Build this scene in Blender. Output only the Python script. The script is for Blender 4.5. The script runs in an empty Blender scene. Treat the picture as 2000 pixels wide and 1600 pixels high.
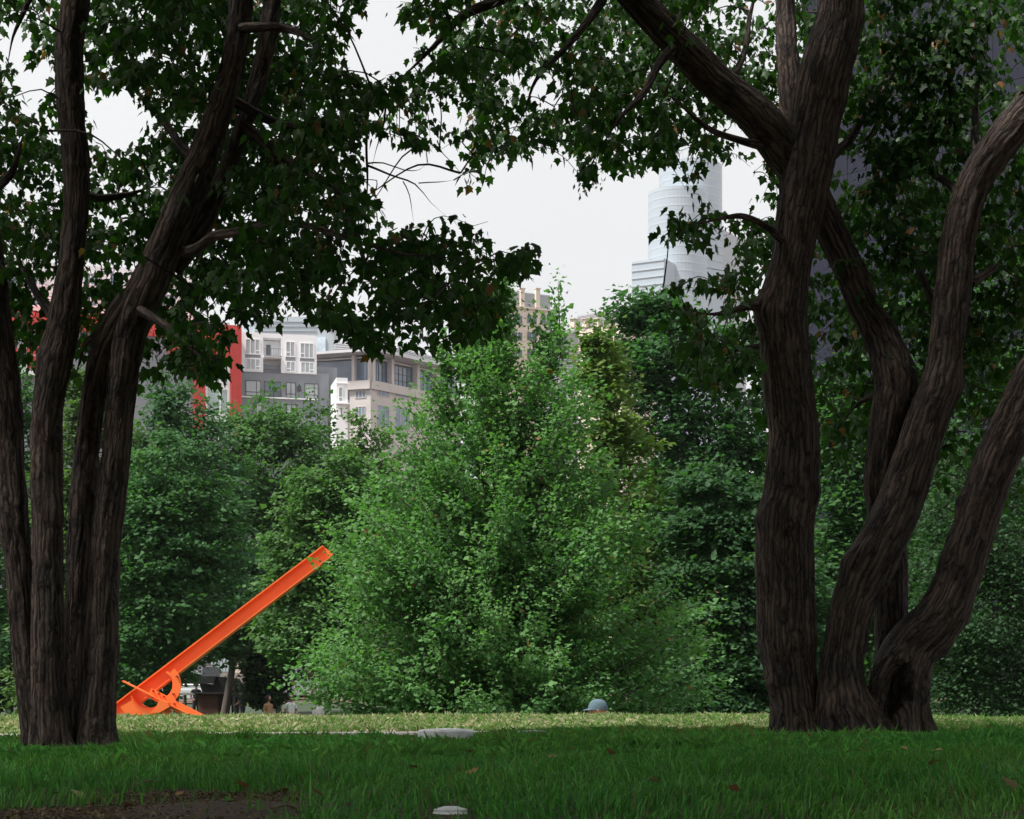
import bpy, math, random
import numpy as np
from mathutils import Vector, Matrix

# ------------------------------------------------------------------ camera, sky, sun, exposure
random.seed(7)
rng = np.random.default_rng(7)
R = math.radians
scene = bpy.context.scene
col = scene.collection
F = 3600.0            # focal length in photo pixels (photo 2000 wide)
U0, V0 = 1000.0, 1392.0   # principal column, horizon row of the photo

cam_d = bpy.data.cameras.new('camera'); cam = bpy.data.objects.new('camera', cam_d); col.objects.link(cam)
cam.location = (0, 0, 0); cam.rotation_euler = (R(90), 0, 0)
cam_d.sensor_width = 36; cam_d.lens = 36 * F / 2000
cam_d.shift_y = (V0 - 800) / 2000          # rising lens: verticals stay vertical as in the photo
cam_d.clip_start = 0.1; cam_d.clip_end = 6000
scene.camera = cam

SUN_EL, SUN_AZ = 60.0, -116.0               # azimuth measured from +Y (view direction) towards +X
world = bpy.data.worlds.new('World'); scene.world = world; world.use_nodes = True
wn, wl = world.node_tree.nodes, world.node_tree.links
wn.clear()
wo = wn.new('ShaderNodeOutputWorld'); bg = wn.new('ShaderNodeBackground')
sky = wn.new('ShaderNodeTexSky'); sky.sky_type = 'NISHITA'; sky.sun_disc = False
sky.sun_elevation = R(SUN_EL); sky.sun_rotation = R(SUN_AZ)
sky.dust_density = 6; sky.air_density = 1.5
sc_ = wn.new('ShaderNodeVectorMath'); sc_.operation = 'SCALE'; sc_.inputs['Scale'].default_value = 0.07
mx = wn.new('ShaderNodeMix'); mx.data_type = 'RGBA'
mx.inputs[0].default_value = 0.93          # thick even cloud over the clear sky
mx.inputs[7].default_value = (0.60, 0.605, 0.612, 1)
wtc = wn.new('ShaderNodeTexCoord'); wnz = wn.new('ShaderNodeTexNoise'); wnz.inputs['Scale'].default_value = 2.2; wnz.inputs['Detail'].default_value = 5
wrm = wn.new('ShaderNodeValToRGB'); wrm.color_ramp.elements[0].position = .3; wrm.color_ramp.elements[1].position = .7
wrm.color_ramp.elements[0].color = (0.565, 0.572, 0.582, 1); wrm.color_ramp.elements[1].color = (0.635, 0.637, 0.640, 1)
wl.new(wtc.outputs['Generated'], wnz.inputs['Vector']); wl.new(wnz.outputs['Fac'], wrm.inputs[0]); wl.new(wrm.outputs[0], mx.inputs[7])
wl.new(sky.outputs[0], sc_.inputs[0]); wl.new(sc_.outputs[0], mx.inputs[6])
wl.new(mx.outputs[2], bg.inputs[0]); bg.inputs[1].default_value = 1.0
wl.new(bg.outputs[0], wo.inputs[0])

sun_d = bpy.data.lights.new('sun', 'SUN'); sun = bpy.data.objects.new('sun', sun_d); col.objects.link(sun)
sun_d.energy = 4.6; sun_d.angle = R(9); sun_d.color = (1.0, 0.96, 0.90)
sd = Vector((math.sin(R(SUN_AZ)) * math.cos(R(SUN_EL)), math.cos(R(SUN_AZ)) * math.cos(R(SUN_EL)), math.sin(R(SUN_EL))))
sun.rotation_euler = sd.to_track_quat('Z', 'Y').to_euler()
sun.location = (0, 0, 60)

scene.view_settings.view_transform = 'Standard'; scene.view_settings.look = 'None'
scene.view_settings.exposure = 0.62; scene.view_settings.gamma = 1.0
scene.cycles.use_denoising = True
scene.cycles.max_bounces = 8; scene.cycles.diffuse_bounces = 4; scene.cycles.glossy_bounces = 2
scene.cycles.transmission_bounces = 4; scene.cycles.volume_bounces = 0
scene.cycles.sample_clamp_indirect = 4
scene.cycles.caustics_reflective = False; scene.cycles.caustics_refractive = False

# ------------------------------------------------------------------ helpers
def P(u, v, Y):
    return np.array([(u - U0) / F * Y, Y, (V0 - v) / F * Y])

def tag(o, label=None, cat=None, group=None, kind=None):
    if label: o['label'] = label
    if cat: o['category'] = cat
    if group: o['group'] = group
    if kind: o['kind'] = kind
    return o

def empty(name, loc=(0, 0, 0)):
    o = bpy.data.objects.new(name, None); col.objects.link(o)
    o.location = [float(c) for c in loc]; o.empty_display_size = 0.2
    return o

def link(name, me, parent=None, mat=None):
    o = bpy.data.objects.new(name, me); col.objects.link(o)
    if mat is not None and not me.materials: me.materials.append(mat)
    if parent is not None:
        o.parent = parent
        if parent.type == 'EMPTY' and parent.parent is None:
            o.matrix_parent_inverse = Matrix.Translation(-Vector(parent.location))
    return o

def mesh_np(name, verts, faces, attrs=None, smooth=False):
    """faces: (N,3) or (N,4) int array or list of such; attrs: {name:(N,k) per vertex}"""
    if not isinstance(faces, list): faces = [faces]
    faces = [np.asarray(f, dtype=np.int32) for f in faces if len(f)]
    verts = np.asarray(verts, dtype=np.float32)
    me = bpy.data.meshes.new(name)
    me.vertices.add(len(verts)); me.vertices.foreach_set('co', verts.ravel())
    loops = np.concatenate([f.ravel() for f in faces])
    sizes = np.concatenate([np.full(len(f), f.shape[1], dtype=np.int32) for f in faces])
    starts = np.concatenate([[0], np.cumsum(sizes)[:-1]]).astype(np.int32)
    me.loops.add(len(loops)); me.loops.foreach_set('vertex_index', loops)
    me.polygons.add(len(sizes)); me.polygons.foreach_set('loop_start', starts)
    try: me.polygons.foreach_set('loop_total', sizes)
    except Exception: pass
    if smooth: me.polygons.foreach_set('use_smooth', np.ones(len(sizes), dtype=bool))
    if attrs:
        for k, a in attrs.items():
            a = np.asarray(a, dtype=np.float32)
            if a.shape[1] == 4:
                at = me.attributes.new(k, 'FLOAT_COLOR', 'POINT'); at.data.foreach_set('color', a.ravel())
            else:
                at = me.attributes.new(k, 'FLOAT_VECTOR', 'POINT'); at.data.foreach_set('vector', a.ravel())
    me.update(calc_edges=True)
    return me

class MB:
    """collects simple solids into one mesh"""
    def __init__(s): s.v = []; s.f = []
    def add(s, vs, fs):
        n = len(s.v); s.v += [tuple(map(float, q)) for q in vs]; s.f += [tuple(i + n for i in q) for q in fs]; return s
    def box(s, x0, x1, y0, y1, z0, z1, M=None):
        vs = [(x, y, z) for x in (x0, x1) for y in (y0, y1) for z in (z0, z1)]
        if M is not None: vs = [M @ Vector(q) for q in vs]
        return s.add(vs, [(0, 1, 3, 2), (4, 6, 7, 5), (0, 4, 5, 1), (2, 3, 7, 6), (0, 2, 6, 4), (1, 5, 7, 3)])
    def prism(s, poly, a, b, fn):
        """poly list of 2-D points; fn(p,q,d)->xyz ; extruded d from a to b"""
        n = len(poly)
        vs = [fn(p, q, a) for p, q in poly] + [fn(p, q, b) for p, q in poly]
        fs = [tuple(range(n)), tuple(range(2 * n - 1, n - 1, -1))] + [(i, n + i, n + (i + 1) % n, (i + 1) % n)[::-1] for i in range(n)]
        return s.add(vs, fs)
    def tube(s, p0, p1, r0, r1=None, n=8):
        r1 = r0 if r1 is None else r1
        p0, p1 = Vector(p0), Vector(p1); d = (p1 - p0).normalized()
        a = d.orthogonal().normalized(); b = d.cross(a)
        vs = []
        for p, r in ((p0, r0), (p1, r1)):
            vs += [p + r * (math.cos(2 * math.pi * i / n) * a + math.sin(2 * math.pi * i / n) * b) for i in range(n)]
        fs = [tuple(range(n))[::-1], tuple(range(n, 2 * n))] + [(i, (i + 1) % n, n + (i + 1) % n, n + i) for i in range(n)]
        return s.add(vs, fs)
    def lathe(s, prof, c, n=24, sx=1, sy=1):
        """prof [(r,z)] about vertical axis through c, closed with caps"""
        vs = []
        for r, z in prof:
            vs += [(c[0] + sx * r * math.cos(2 * math.pi * i / n), c[1] + sy * r * math.sin(2 * math.pi * i / n), c[2] + z) for i in range(n)]
        k = len(prof)
        fs = [(j * n + i, j * n + (i + 1) % n, (j + 1) * n + (i + 1) % n, (j + 1) * n + i) for j in range(k - 1) for i in range(n)]
        fs += [tuple(range(n))[::-1], tuple(range((k - 1) * n, k * n))]
        return s.add(vs, fs)
    def build(s, name, mat, parent=None, smooth=False, bevel=0):
        me = bpy.data.meshes.new(name); me.from_pydata(s.v, [], s.f); me.update()
        if smooth: me.polygons.foreach_set('use_smooth', np.ones(len(me.polygons), dtype=bool))
        o = link(name, me, parent, mat)
        if bevel:
            m = o.modifiers.new('bevel', 'BEVEL'); m.width = bevel; m.segments = 2; m.limit_method = 'ANGLE'
        return o

def vnoise(p, seed=0):
    p = np.asarray(p, dtype=np.float64)
    i = np.floor(p).astype(np.int64); f = p - i; f = f * f * (3 - 2 * f)
    def h(a, b, c):
        n = (a * 73856093) ^ (b * 19349663) ^ (c * 83492791) ^ (seed * 2654435761)
        n = (n ^ (n >> 13)) * 1274126177
        n = n ^ (n >> 16)
        return (n & 0xffff) / 65535.0
    r = 0
    for dx in (0, 1):
        for dy in (0, 1):
            for dz in (0, 1):
                w = (f[:, 0] if dx else 1 - f[:, 0]) * (f[:, 1] if dy else 1 - f[:, 1]) * (f[:, 2] if dz else 1 - f[:, 2])
                r = r + w * h(i[:, 0] + dx, i[:, 1] + dy, i[:, 2] + dz)
    return r

def unit(a):
    return a / np.maximum(np.linalg.norm(a, axis=-1, keepdims=True), 1e-9)

# ------------------------------------------------------------------ materials
def newmat(name):
    m = bpy.data.materials.new(name); m.use_nodes = True
    nt = m.node_tree; b = nt.nodes['Principled BSDF']
    return m, nt, nt.nodes, nt.links, b

def plain(name, c, rough=0.6, metal=0.0, var=0.12, scale=3.0, bump=0.0, spec=0.5, stretch=(1, 1, 1)):
    """procedural colour: base with soft noise variation"""
    m, nt, n, l, b = newmat(name)
    tc = n.new('ShaderNodeTexCoord'); mp = n.new('ShaderNodeMapping'); mp.inputs['Scale'].default_value = stretch
    nz = n.new('ShaderNodeTexNoise'); nz.inputs['Scale'].default_value = scale; nz.inputs['Detail'].default_value = 6
    l.new(tc.outputs['Object'], mp.inputs[0]); l.new(mp.outputs[0], nz.inputs['Vector'])
    r = n.new('ShaderNodeValToRGB')
    r.color_ramp.elements[0].position = 0.3; r.color_ramp.elements[1].position = 0.7
    r.color_ramp.elements[0].color = (*[x * (1 - var) for x in c], 1)
    r.color_ramp.elements[1].color = (*[min(1, x * (1 + var)) for x in c], 1)
    l.new(nz.outputs['Fac'], r.inputs[0]); l.new(r.outputs[0], b.inputs['Base Color'])
    b.inputs['Roughness'].default_value = rough; b.inputs['Metallic'].default_value = metal
    b.inputs['Specular IOR Level'].default_value = spec
    if bump:
        bp = n.new('ShaderNodeBump'); bp.inputs['Strength'].default_value = bump; bp.inputs['Distance'].default_value = 0.02
        l.new(nz.outputs['Fac'], bp.inputs['Height']); l.new(bp.outputs[0], b.inputs['Normal'])
    return m

def leafmat(name, rough=0.45, trans=0.35, spec=0.35, ts=(0.9, 1.25, 0.35)):
    """leaf blades: colour per leaf from the mesh, light passes through"""
    m, nt, n, l, b = newmat(name)
    at = n.new('ShaderNodeAttribute'); at.attribute_name = 'Col'
    l.new(at.outputs['Color'], b.inputs['Base Color'])
    b.inputs['Roughness'].default_value = rough; b.inputs['Specular IOR Level'].default_value = spec
    t = n.new('ShaderNodeBsdfTranslucent')
    mu = n.new('ShaderNodeMix'); mu.data_type = 'RGBA'; mu.blend_type = 'MULTIPLY'; mu.inputs[0].default_value = 1
    mu.inputs[7].default_value = (*ts, 1)
    l.new(at.outputs['Color'], mu.inputs[6]); l.new(mu.outputs[2], t.inputs['Color'])
    ms = n.new('ShaderNodeMixShader'); ms.inputs[0].default_value = trans
    l.new(b.outputs[0], ms.inputs[1]); l.new(t.outputs[0], ms.inputs[2])
    l.new(ms.outputs[0], n['Material Output'].inputs['Surface'])
    return m

def barkmat(name, dark, light, scale=1.0):
    m, nt, n, l, b = newmat(name)
    at = n.new('ShaderNodeAttribute'); at.attribute_name = 'bark'
    mp = n.new('ShaderNodeMapping'); mp.inputs['Scale'].default_value = (1, 1, 0.075)
    l.new(at.outputs['Vector'], mp.inputs[0])
    wob = n.new('ShaderNodeTexNoise'); wob.inputs['Scale'].default_value = 9 * scale; wob.inputs['Detail'].default_value = 3
    l.new(at.outputs['Vector'], wob.inputs['Vector'])
    ad = n.new('ShaderNodeMix'); ad.data_type = 'RGBA'; ad.blend_type = 'LINEAR_LIGHT'; ad.inputs[0].default_value = 0.022
    l.new(mp.outputs[0], ad.inputs[6]); l.new(wob.outputs['Color'], ad.inputs[7])
    vo = n.new('ShaderNodeTexVoronoi'); vo.feature = 'DISTANCE_TO_EDGE'; vo.inputs['Scale'].default_value = 27 * scale
    l.new(ad.outputs[2], vo.inputs['Vector'])
    n2 = n.new('ShaderNodeTexNoise'); n2.inputs['Scale'].default_value = 48 * scale; n2.inputs['Detail'].default_value = 8; n2.inputs['Roughness'].default_value = 0.65
    l.new(ad.outputs[2], n2.inputs['Vector'])
    mr = n.new('ShaderNodeMapRange'); mr.inputs[1].default_value = 0.0; mr.inputs[2].default_value = 0.32
    l.new(vo.outputs['Distance'], mr.inputs[0])
    hgt = n.new('ShaderNodeMath'); hgt.operation = 'MULTIPLY_ADD'; hgt.inputs[1].default_value = 0.42
    l.new(mr.outputs[0], hgt.inputs[0]); l.new(n2.outputs['Fac'], hgt.inputs[2])
    r = n.new('ShaderNodeValToRGB')
    e = r.color_ramp.elements; e[0].position = 0.42; e[0].color = (*dark, 1); e[1].position = 1.0; e[1].color = (*light, 1)
    l.new(hgt.outputs[0], r.inputs[0])
    n3 = n.new('ShaderNodeTexNoise'); n3.inputs['Scale'].default_value = 5; n3.inputs['Detail'].default_value = 4
    l.new(at.outputs['Vector'], n3.inputs['Vector'])
    r3 = n.new('ShaderNodeValToRGB'); r3.color_ramp.elements[0].position = 0.35; r3.color_ramp.elements[1].position = 0.7
    r3.color_ramp.elements[0].color = (0.72, 0.72, 0.76, 1); r3.color_ramp.elements[1].color = (1.15, 1.0, 0.92, 1)
    l.new(n3.outputs['Fac'], r3.inputs[0])
    mu = n.new('ShaderNodeMix'); mu.data_type = 'RGBA'; mu.blend_type = 'MULTIPLY'; mu.inputs[0].default_value = 1
    l.new(r.outputs[0], mu.inputs[6]); l.new(r3.outputs[0], mu.inputs[7])
    l.new(mu.outputs[2], b.inputs['Base Color'])
    b.inputs['Roughness'].default_value = 0.85; b.inputs['Specular IOR Level'].default_value = 0.25
    bp = n.new('ShaderNodeBump'); bp.inputs['Strength'].default_value = 1.0; bp.inputs['Distance'].default_value = 0.032
    l.new(hgt.outputs[0], bp.inputs['Height']); l.new(bp.outputs[0], b.inputs['Normal'])
    return m

def glassmat(name, c, rough=0.08):
    m, nt, n, l, b = newmat(name)
    tc = n.new('ShaderNodeTexCoord'); nz = n.new('ShaderNodeTexNoise'); nz.inputs['Scale'].default_value = 0.35; nz.inputs['Detail'].default_value = 3
    l.new(tc.outputs['Object'], nz.inputs['Vector'])
    r = n.new('ShaderNodeValToRGB'); r.color_ramp.elements[0].position = 0.3; r.color_ramp.elements[1].position = 0.7
    r.color_ramp.elements[0].color = (*[x * 0.75 for x in c], 1); r.color_ramp.elements[1].color = (*[min(1, x * 1.25) for x in c], 1)
    l.new(nz.outputs['Fac'], r.inputs[0]); l.new(r.outputs[0], b.inputs['Base Color'])
    b.inputs['Roughness'].default_value = rough; b.inputs['Specular IOR Level'].default_value = 0.9
    return m

M = {}
M['leaf'] = leafmat('near_leaf', rough=0.45, trans=0.42, spec=.22, ts=(1.05, 1.5, 0.38))
M['leaf_mid'] = leafmat('mid_leaf', rough=0.55, trans=0.38, spec=0.12, ts=(1.0, 1.4, 0.45))
M['grass'] = leafmat('grass_blade', rough=0.55, trans=0.3, spec=0.15, ts=(1, 1.3, 0.5))
M['bark'] = barkmat('furrowed_bark', (0.006, 0.005, 0.0045), (0.150, 0.120, 0.106))
M['bark_mid'] = plain('young_bark', (0.085, 0.07, 0.06), 0.9, var=0.4, scale=8, bump=0.4, stretch=(1, 1, 0.2))
M['orange'] = plain('orange_paint', (0.95, 0.175, 0.035), 0.45, var=0.06, scale=1.2, spec=0.4)
M['concrete'] = plain('pale_concrete', (0.33, 0.30, 0.275), 0.85, var=0.15, scale=6, bump=0.2)
M['white_cover'] = plain('white_cover', (0.86, 0.87, 0.90), 0.5, var=0.12, scale=14)
M['green_cover'] = plain('weathered_green_cover', (0.25, 0.38, 0.33), 0.6, var=0.2, scale=14)
M['dry_leaf'] = plain('dry_leaf', (0.34, 0.19, 0.075), 0.7, var=0.35, scale=30)
M['dry_pale'] = plain('pale_dry_leaf', (0.46, 0.36, 0.2), 0.7, var=0.3, scale=30)
M['twig'] = plain('dry_twig', (0.16, 0.11, 0.08), 0.9, var=0.3, scale=20)

# ------------------------------------------------------------------ ground
_gy = np.array([-40, -6, 0, 2, 4, 5, 6, 8, 10, 13, 15.0, 15.4, 16.6, 17.4, 18.4, 19.0, 20.3, 22, 26, 75, 100, 110, 150, 9000])
_gz = np.array([-3.0, -1.7, -1.0, -.60, -.36, -.293, -.272, -.252, -.238, -.212, -.190, -.188, -.180, -.11, -.052, -.06, -.22, -.60, -1.0, -1.0, .6, .9, 1.0, 1.0])
_ys = np.concatenate([np.arange(-40, 30, 0.1), np.arange(30, 200, 1.0), [200, 9000]])
_zs = np.interp(_ys, _gy, _gz)
_k = np.ones(9) / 9
_zz = _zs.copy(); _zz[8:-12] = np.convolve(_zs, _k, 'same')[8:-12]
def gz(x, y):
    x = np.asarray(x, dtype=float); y = np.asarray(y, dtype=float)
    z = np.interp(y, _ys, _zz)
    near = np.clip((24 - y) / 6, 0, 1) * np.clip((y + 10) / 10, 0, 1)
    z = z + near * (0.012 * np.clip(x, -8, 8) * np.clip((17 - y) / 3, 0, 1) - 0.0011 * np.clip(x, -12, 12) ** 2)
    return z

def make_ground():
    xs = np.unique(np.concatenate([np.arange(-9, 9.01, 0.2), np.linspace(9, 60, 20), -np.linspace(9, 60, 20), [-700, -400, -150, 150, 400, 700]]))
    ys = np.unique(np.concatenate([np.arange(-12, 3, 0.5), np.arange(3, 24, 0.1), np.arange(24, 120, 2.0), [-40, -25, 160, 300, 600, 1300]]))
    X, Y = np.meshgrid(xs, ys)
    q = np.stack([X.ravel() * 3, Y.ravel() * 3, 0 * X.ravel()], 1)
    Z = gz(X, Y) + ((vnoise(q, 3) - .5) * 0.02).reshape(X.shape) * (np.abs(X) < 9) * (Y < 24) * (Y > 0)
    nx, ny = len(xs), len(ys)
    idx = np.arange(nx * ny).reshape(ny, nx)
    fs = np.stack([idx[:-1, :-1], idx[:-1, 1:], idx[1:, 1:], idx[1:, :-1]], -1).reshape(-1, 4)
    me = mesh_np('ground', np.stack([X.ravel(), Y.ravel(), Z.ravel()], 1), fs, smooth=True)
    m, nt, n, l, b = newmat('soil_and_turf')
    tc = n.new('ShaderNodeTexCoord')
    a = n.new('ShaderNodeTexNoise'); a.inputs['Scale'].default_value = 3.0; a.inputs['Detail'].default_value = 8
    c = n.new('ShaderNodeTexNoise'); c.inputs['Scale'].default_value = 38; c.inputs['Detail'].default_value = 8; c.inputs['Roughness'].default_value = 0.7
    l.new(tc.outputs['Object'], a.inputs['Vector']); l.new(tc.outputs['Object'], c.inputs['Vector'])
    r = n.new('ShaderNodeValToRGB'); e = r.color_ramp.elements
    e[0].position = 0.38; e[0].color = (0.07, 0.043, 0.033, 1); e[1].position = 0.68; e[1].color = (0.23, 0.155, 0.115, 1)
    l.new(c.outputs['Fac'], r.inputs[0]); l.new(r.outputs[0], b.inputs['Base Color'])
    b.inputs['Roughness'].default_value = 0.95
    bp = n.new('ShaderNodeBump'); bp.inputs['Strength'].default_value = 1.0; bp.inputs['Distance'].default_value = 0.04
    l.new(c.outputs['Fac'], bp.inputs['Height']); l.new(bp.outputs[0], b.inputs['Normal'])
    o = link('ground', me, None, m); tag(o, kind='structure')
    return o
make_ground()

def strip(name, yfun0, yfun1, xs, h, mat):
    mb = MB()
    vs = []
    for x in xs:
        y0, y1 = yfun0(x), yfun1(x)
        z0, z1 = float(gz(x, y0)), float(gz(x, y1))
        vs += [(x, y0, z0 - .1), (x, y0, z0 + h), (x, y1, z1 + h), (x, y1, z1 - .1)]
    fs = []
    for i in range(len(xs) - 1):
        a, b = 4 * i, 4 * i + 4
        for j in range(3): fs.append((a + j, b + j, b + j + 1, a + j + 1))
    mb.add(vs, fs)
    o = mb.build(name, mat); tag(o, kind='structure'); return o
def path_y0(x): return 15.25 + 0.012 * (x + 1) ** 2
def path_y1(x): return path_y0(x) + 1.2
strip('footpath', path_y0, path_y1, list(np.arange(-14, 14.1, 0.5)), 0.012, M['concrete'])

strip('park_lawn', lambda x: 24.0, lambda x: 60.0, list(np.linspace(-60, 60, 16)), .004, plain('dark_turf', (.035, .075, .022), .95, var=.4, scale=1.5))
strip('park_ground', lambda x: 60.2, lambda x: 99.0, list(np.linspace(-60, 60, 16)), .004, plain('shade_dark_turf', (.028, .045, .02), .95, var=.3, scale=.8))  # turf colour darkened to put tree shade into the far ground
# ------------------------------------------------------------------ grass
def blades(pos, length, width, lean, colr, seed=0):
    """curved three-segment blades; pos (N,3), returns verts, faces, colours"""
    r = np.random.default_rng(seed); N = len(pos)
    az = r.uniform(-1.6, 1.6, N) + 14 * vnoise(np.stack([pos[:, 0] * 2.2, pos[:, 1] * 2.2, 0 * pos[:, 0]], 1), 31); d = np.stack([np.cos(az), np.sin(az), 0 * az], 1)
    fa = r.uniform(0, 2 * np.pi, N); s = np.stack([np.cos(fa), np.sin(fa), 0 * fa], 1) * (width[:, None] / 2)
    up = np.array([0, 0, 1.0])
    L = length[:, None]; ln = lean[:, None]
    p0 = pos - up * 0.01
    p1 = pos + d * L * ln * 0.28 + up * L * 0.55 * (1 - 0.15 * ln)
    p2 = pos + d * L * ln * 0.95 + up * L * (1 - 0.55 * ln ** 1.3)
    if pos[:, 1].mean() > 10:
        s = s * .8; v = np.stack([p0 - s, p0 + s, p1 + s * .6, p2], 1).reshape(-1, 3); b = (np.arange(N) * 4)[:, None]
        return v, np.concatenate([b + np.array([0, 1, 2]), b + np.array([0, 2, 3])], 0), np.repeat(np.concatenate([colr, np.ones((N, 1))], 1), 4, 0)
    v = np.stack([p0 - s, p0 + s, p1 - s * .8, p1 + s * .8, p2], 1).reshape(-1, 3)
    b = (np.arange(N) * 5)[:, None]
    tri = np.concatenate([b + np.array([0, 1, 3]), b + np.array([0, 3, 2]), b + np.array([2, 3, 4])], 0)
    c = np.repeat(np.concatenate([colr, np.ones((N, 1))], 1), 5, 0)
    return v, tri, c

def bare(x, y):
    """0..1: how bare the soil is (worn patch in the lower left, a small one at the right)"""
    w = vnoise(np.stack([x * 2.2, y * 2.2, 0 * x], 1), 11)
    u = U0 + F * x / y; 
    w2 = vnoise(np.stack([x * 5, y * 5, 0 * x + 4], 1), 12); u = u + 260 * (w - .5) + 160 * (w2 - .5)
    a = np.exp(-(((u - 290) / 270) ** 4)) * np.clip((6.95 + .7 * (w2 - .5) - y) / 0.6, 0, 1) * 1.3
    a2 = np.exp(-(((x - 2.05) / .35) ** 2 + ((y - 7.6) / .5) ** 2)) * 1.1
    t = np.exp(-(((x - 2.45) / .5) ** 2 + ((y - 13.4) / .35) ** 2)) * 0.9
    return np.clip((np.maximum(np.maximum(a, a2), t)) * (0.75 + 0.9 * w) - 0.15, 0, 1)

def make_grass():
    V, T, C = [], [], []; off = 0
    def add(v, t, c):
        nonlocal off
        V.append(v); T.append(t + off); C.append(c); off += len(v)
    # shaded lawn
    N = 262000
    y = np.sqrt(rng.uniform(4.3 ** 2, 15.3 ** 2, N)); hw = 0.278 * 1.15 * y + 1.0
    x = rng.uniform(-1, 1, N) * hw
    keep = (rng.uniform(0, 1, N) > bare(x, y) * 1.02) & (y < path_y0(x) + 0.02)
    cl = vnoise(np.stack([x * 4, y * 4, 0 * x], 1), 5) * .6 + vnoise(np.stack([x * 13, y * 13, 0 * x], 1), 6) * .4
    keep &= rng.uniform(0, 1, N) < 0.35 + 1.1 * cl
    # low growth in front of the visible piece of path
    x, y, cl = x[keep], y[keep], cl[keep]; N = len(x)
    L = (0.025 + 0.108 * cl ** 1.6) * rng.uniform(0.45, 1.5, N)
    low = np.clip((y - 13.9) / 0.8, 0, 1) * np.exp(-((x + 1.0) / 1.15) ** 4)
    low = np.maximum(low, np.clip((y - 14.2) / .8, 0, 1) * np.exp(-((x - 3.9) / .5) ** 4))
    low = np.maximum(low, np.clip((y - 12.2) / .8, 0, 1) * np.exp(-((x + .5) / .27) ** 4))
    low = np.maximum(low, np.exp(-(((x + .175) / .09) ** 4 + ((y - 5.1) / .25) ** 4)))
    for (bx0, by0, rx0, ry0) in ((-3.08, 12.5, .42, .75), (2.55, 13.55, .85, .8)):
        low = np.maximum(low, .8 * np.exp(-(((x - bx0) / rx0) ** 4 + ((y - by0) / ry0) ** 4)))
    L *= 1 - 0.80 * low
    pos = np.stack([x, y, gz(x, y)], 1)
    g = rng.uniform(0, 1, N); dry = rng.uniform(0, 1, N) < 0.03
    hue = vnoise(np.stack([x * .8, y * .8, 0 * x], 1), 8)
    cc = np.stack([0.052 + 0.11 * g ** 2.5 + .04 * hue, 0.205 + 0.27 * g ** 2.5, 0.050 + 0.06 * g ** 2.5], 1)
    dry |= (rng.uniform(0, 1, N) < .5 * np.clip((y - 12.9 - 1.6 * (hue - .5)) / 2.0, 0, 1))  # more straw towards the path, breaking up the shade edge in colour
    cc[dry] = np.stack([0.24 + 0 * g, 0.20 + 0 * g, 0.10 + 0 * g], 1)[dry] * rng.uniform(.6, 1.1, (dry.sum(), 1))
    bw, bl = rng.uniform(0.003, 0.0085, N), rng.uniform(0.2, 1.25, N)
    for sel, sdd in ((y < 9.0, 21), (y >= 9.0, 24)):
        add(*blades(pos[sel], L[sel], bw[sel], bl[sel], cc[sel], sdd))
    # taller fringe along the path, parted where the path shows
    N = 26000
    x = rng.uniform(-5.4, 5.4, N); y = path_y0(x) - rng.uniform(0.0, .55, N) ** 1.3
    part = np.maximum(np.exp(-((x + .95) / 1.05) ** 6), np.exp(-((x - 3.95) / .45) ** 4))
    keep = rng.uniform(0, 1, N) > part * .97
    x, y = x[keep], y[keep]; N = len(x); g = rng.uniform(0, 1, N)
    cl = vnoise(np.stack([x * 5, y * 5, 0 * x], 1), 25)
    cc = np.stack([0.05 + 0.07 * g, 0.155 + 0.13 * g, 0.04 + 0.03 * g], 1)
    st_ = rng.uniform(0, 1, N) < .22; cc[st_] = np.array([.34, .32, .19]) * rng.uniform(.7, 1.2, (st_.sum(), 1))
    add(*blades(np.stack([x, y, gz(x, y)], 1), (.035 + .055 * cl) * rng.uniform(.6, 1.4, N), rng.uniform(.003, .008, N), rng.uniform(.15, 1.0, N), cc, 27))
    # dry open bank beyond the path, over the crest
    N = 125000
    y = rng.uniform(16.0, 21.0, N) ; hw = 0.278 * 1.25 * y + .3; x = rng.uniform(-1, 1, N) * hw
    keep = y > path_y1(x) - 0.03
    x, y = x[keep], y[keep]; N = len(x)
    cl = vnoise(np.stack([x * 3, y * 3, 0 * x], 1), 15)
    L = (0.035 + 0.05 * cl) * rng.uniform(0.6, 1.5, N)
    pos = np.stack([x, y, gz(x, y)], 1)
    g = rng.uniform(0, 1, N); big = vnoise(np.stack([x * 1.3, y * 2.0, 0 * x], 1), 16)
    straw = rng.uniform(0, 1, N) < 0.42 + 0.4 * (big - .5) - 0.25 * np.clip((x - 3.0) / 1.5, 0, 1)
    cc = np.stack([0.12 + 0.09 * g, 0.23 + 0.12 * g, 0.065 + 0.04 * g], 1)
    cc[straw] = np.stack([0.34 + 0.24 * g, 0.325 + .21 * g, 0.21 + .18 * g], 1)[straw]
    add(*blades(pos, L, rng.uniform(0.003, 0.007, N), rng.uniform(0.25, 1.3, N), cc, 22))
    # lawn falling away behind the crest and around the trees
    N = 16000
    y = rng.uniform(21, 60, N); x = rng.uniform(-1, 1, N) * (0.30 * y + 1)
    pos = np.stack([x, y, gz(x, y)], 1); g = rng.uniform(0, 1, N)
    cc = np.stack([0.07 + 0.05 * g, 0.14 + 0.08 * g, 0.04 + 0.02 * g], 1)
    add(*blades(pos, rng.uniform(.05, .12, N), rng.uniform(.012, .02, N), rng.uniform(.2, 1, N), cc, 23))
    me = mesh_np('grass', np.concatenate(V), np.concatenate(T), {'Col': np.concatenate(C)})
    o = link('grass', me, None, M['grass'])
    tag(o, 'green shaded lawn in front and pale dry grass on the bank', 'grass', kind='stuff')
make_grass()

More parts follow.
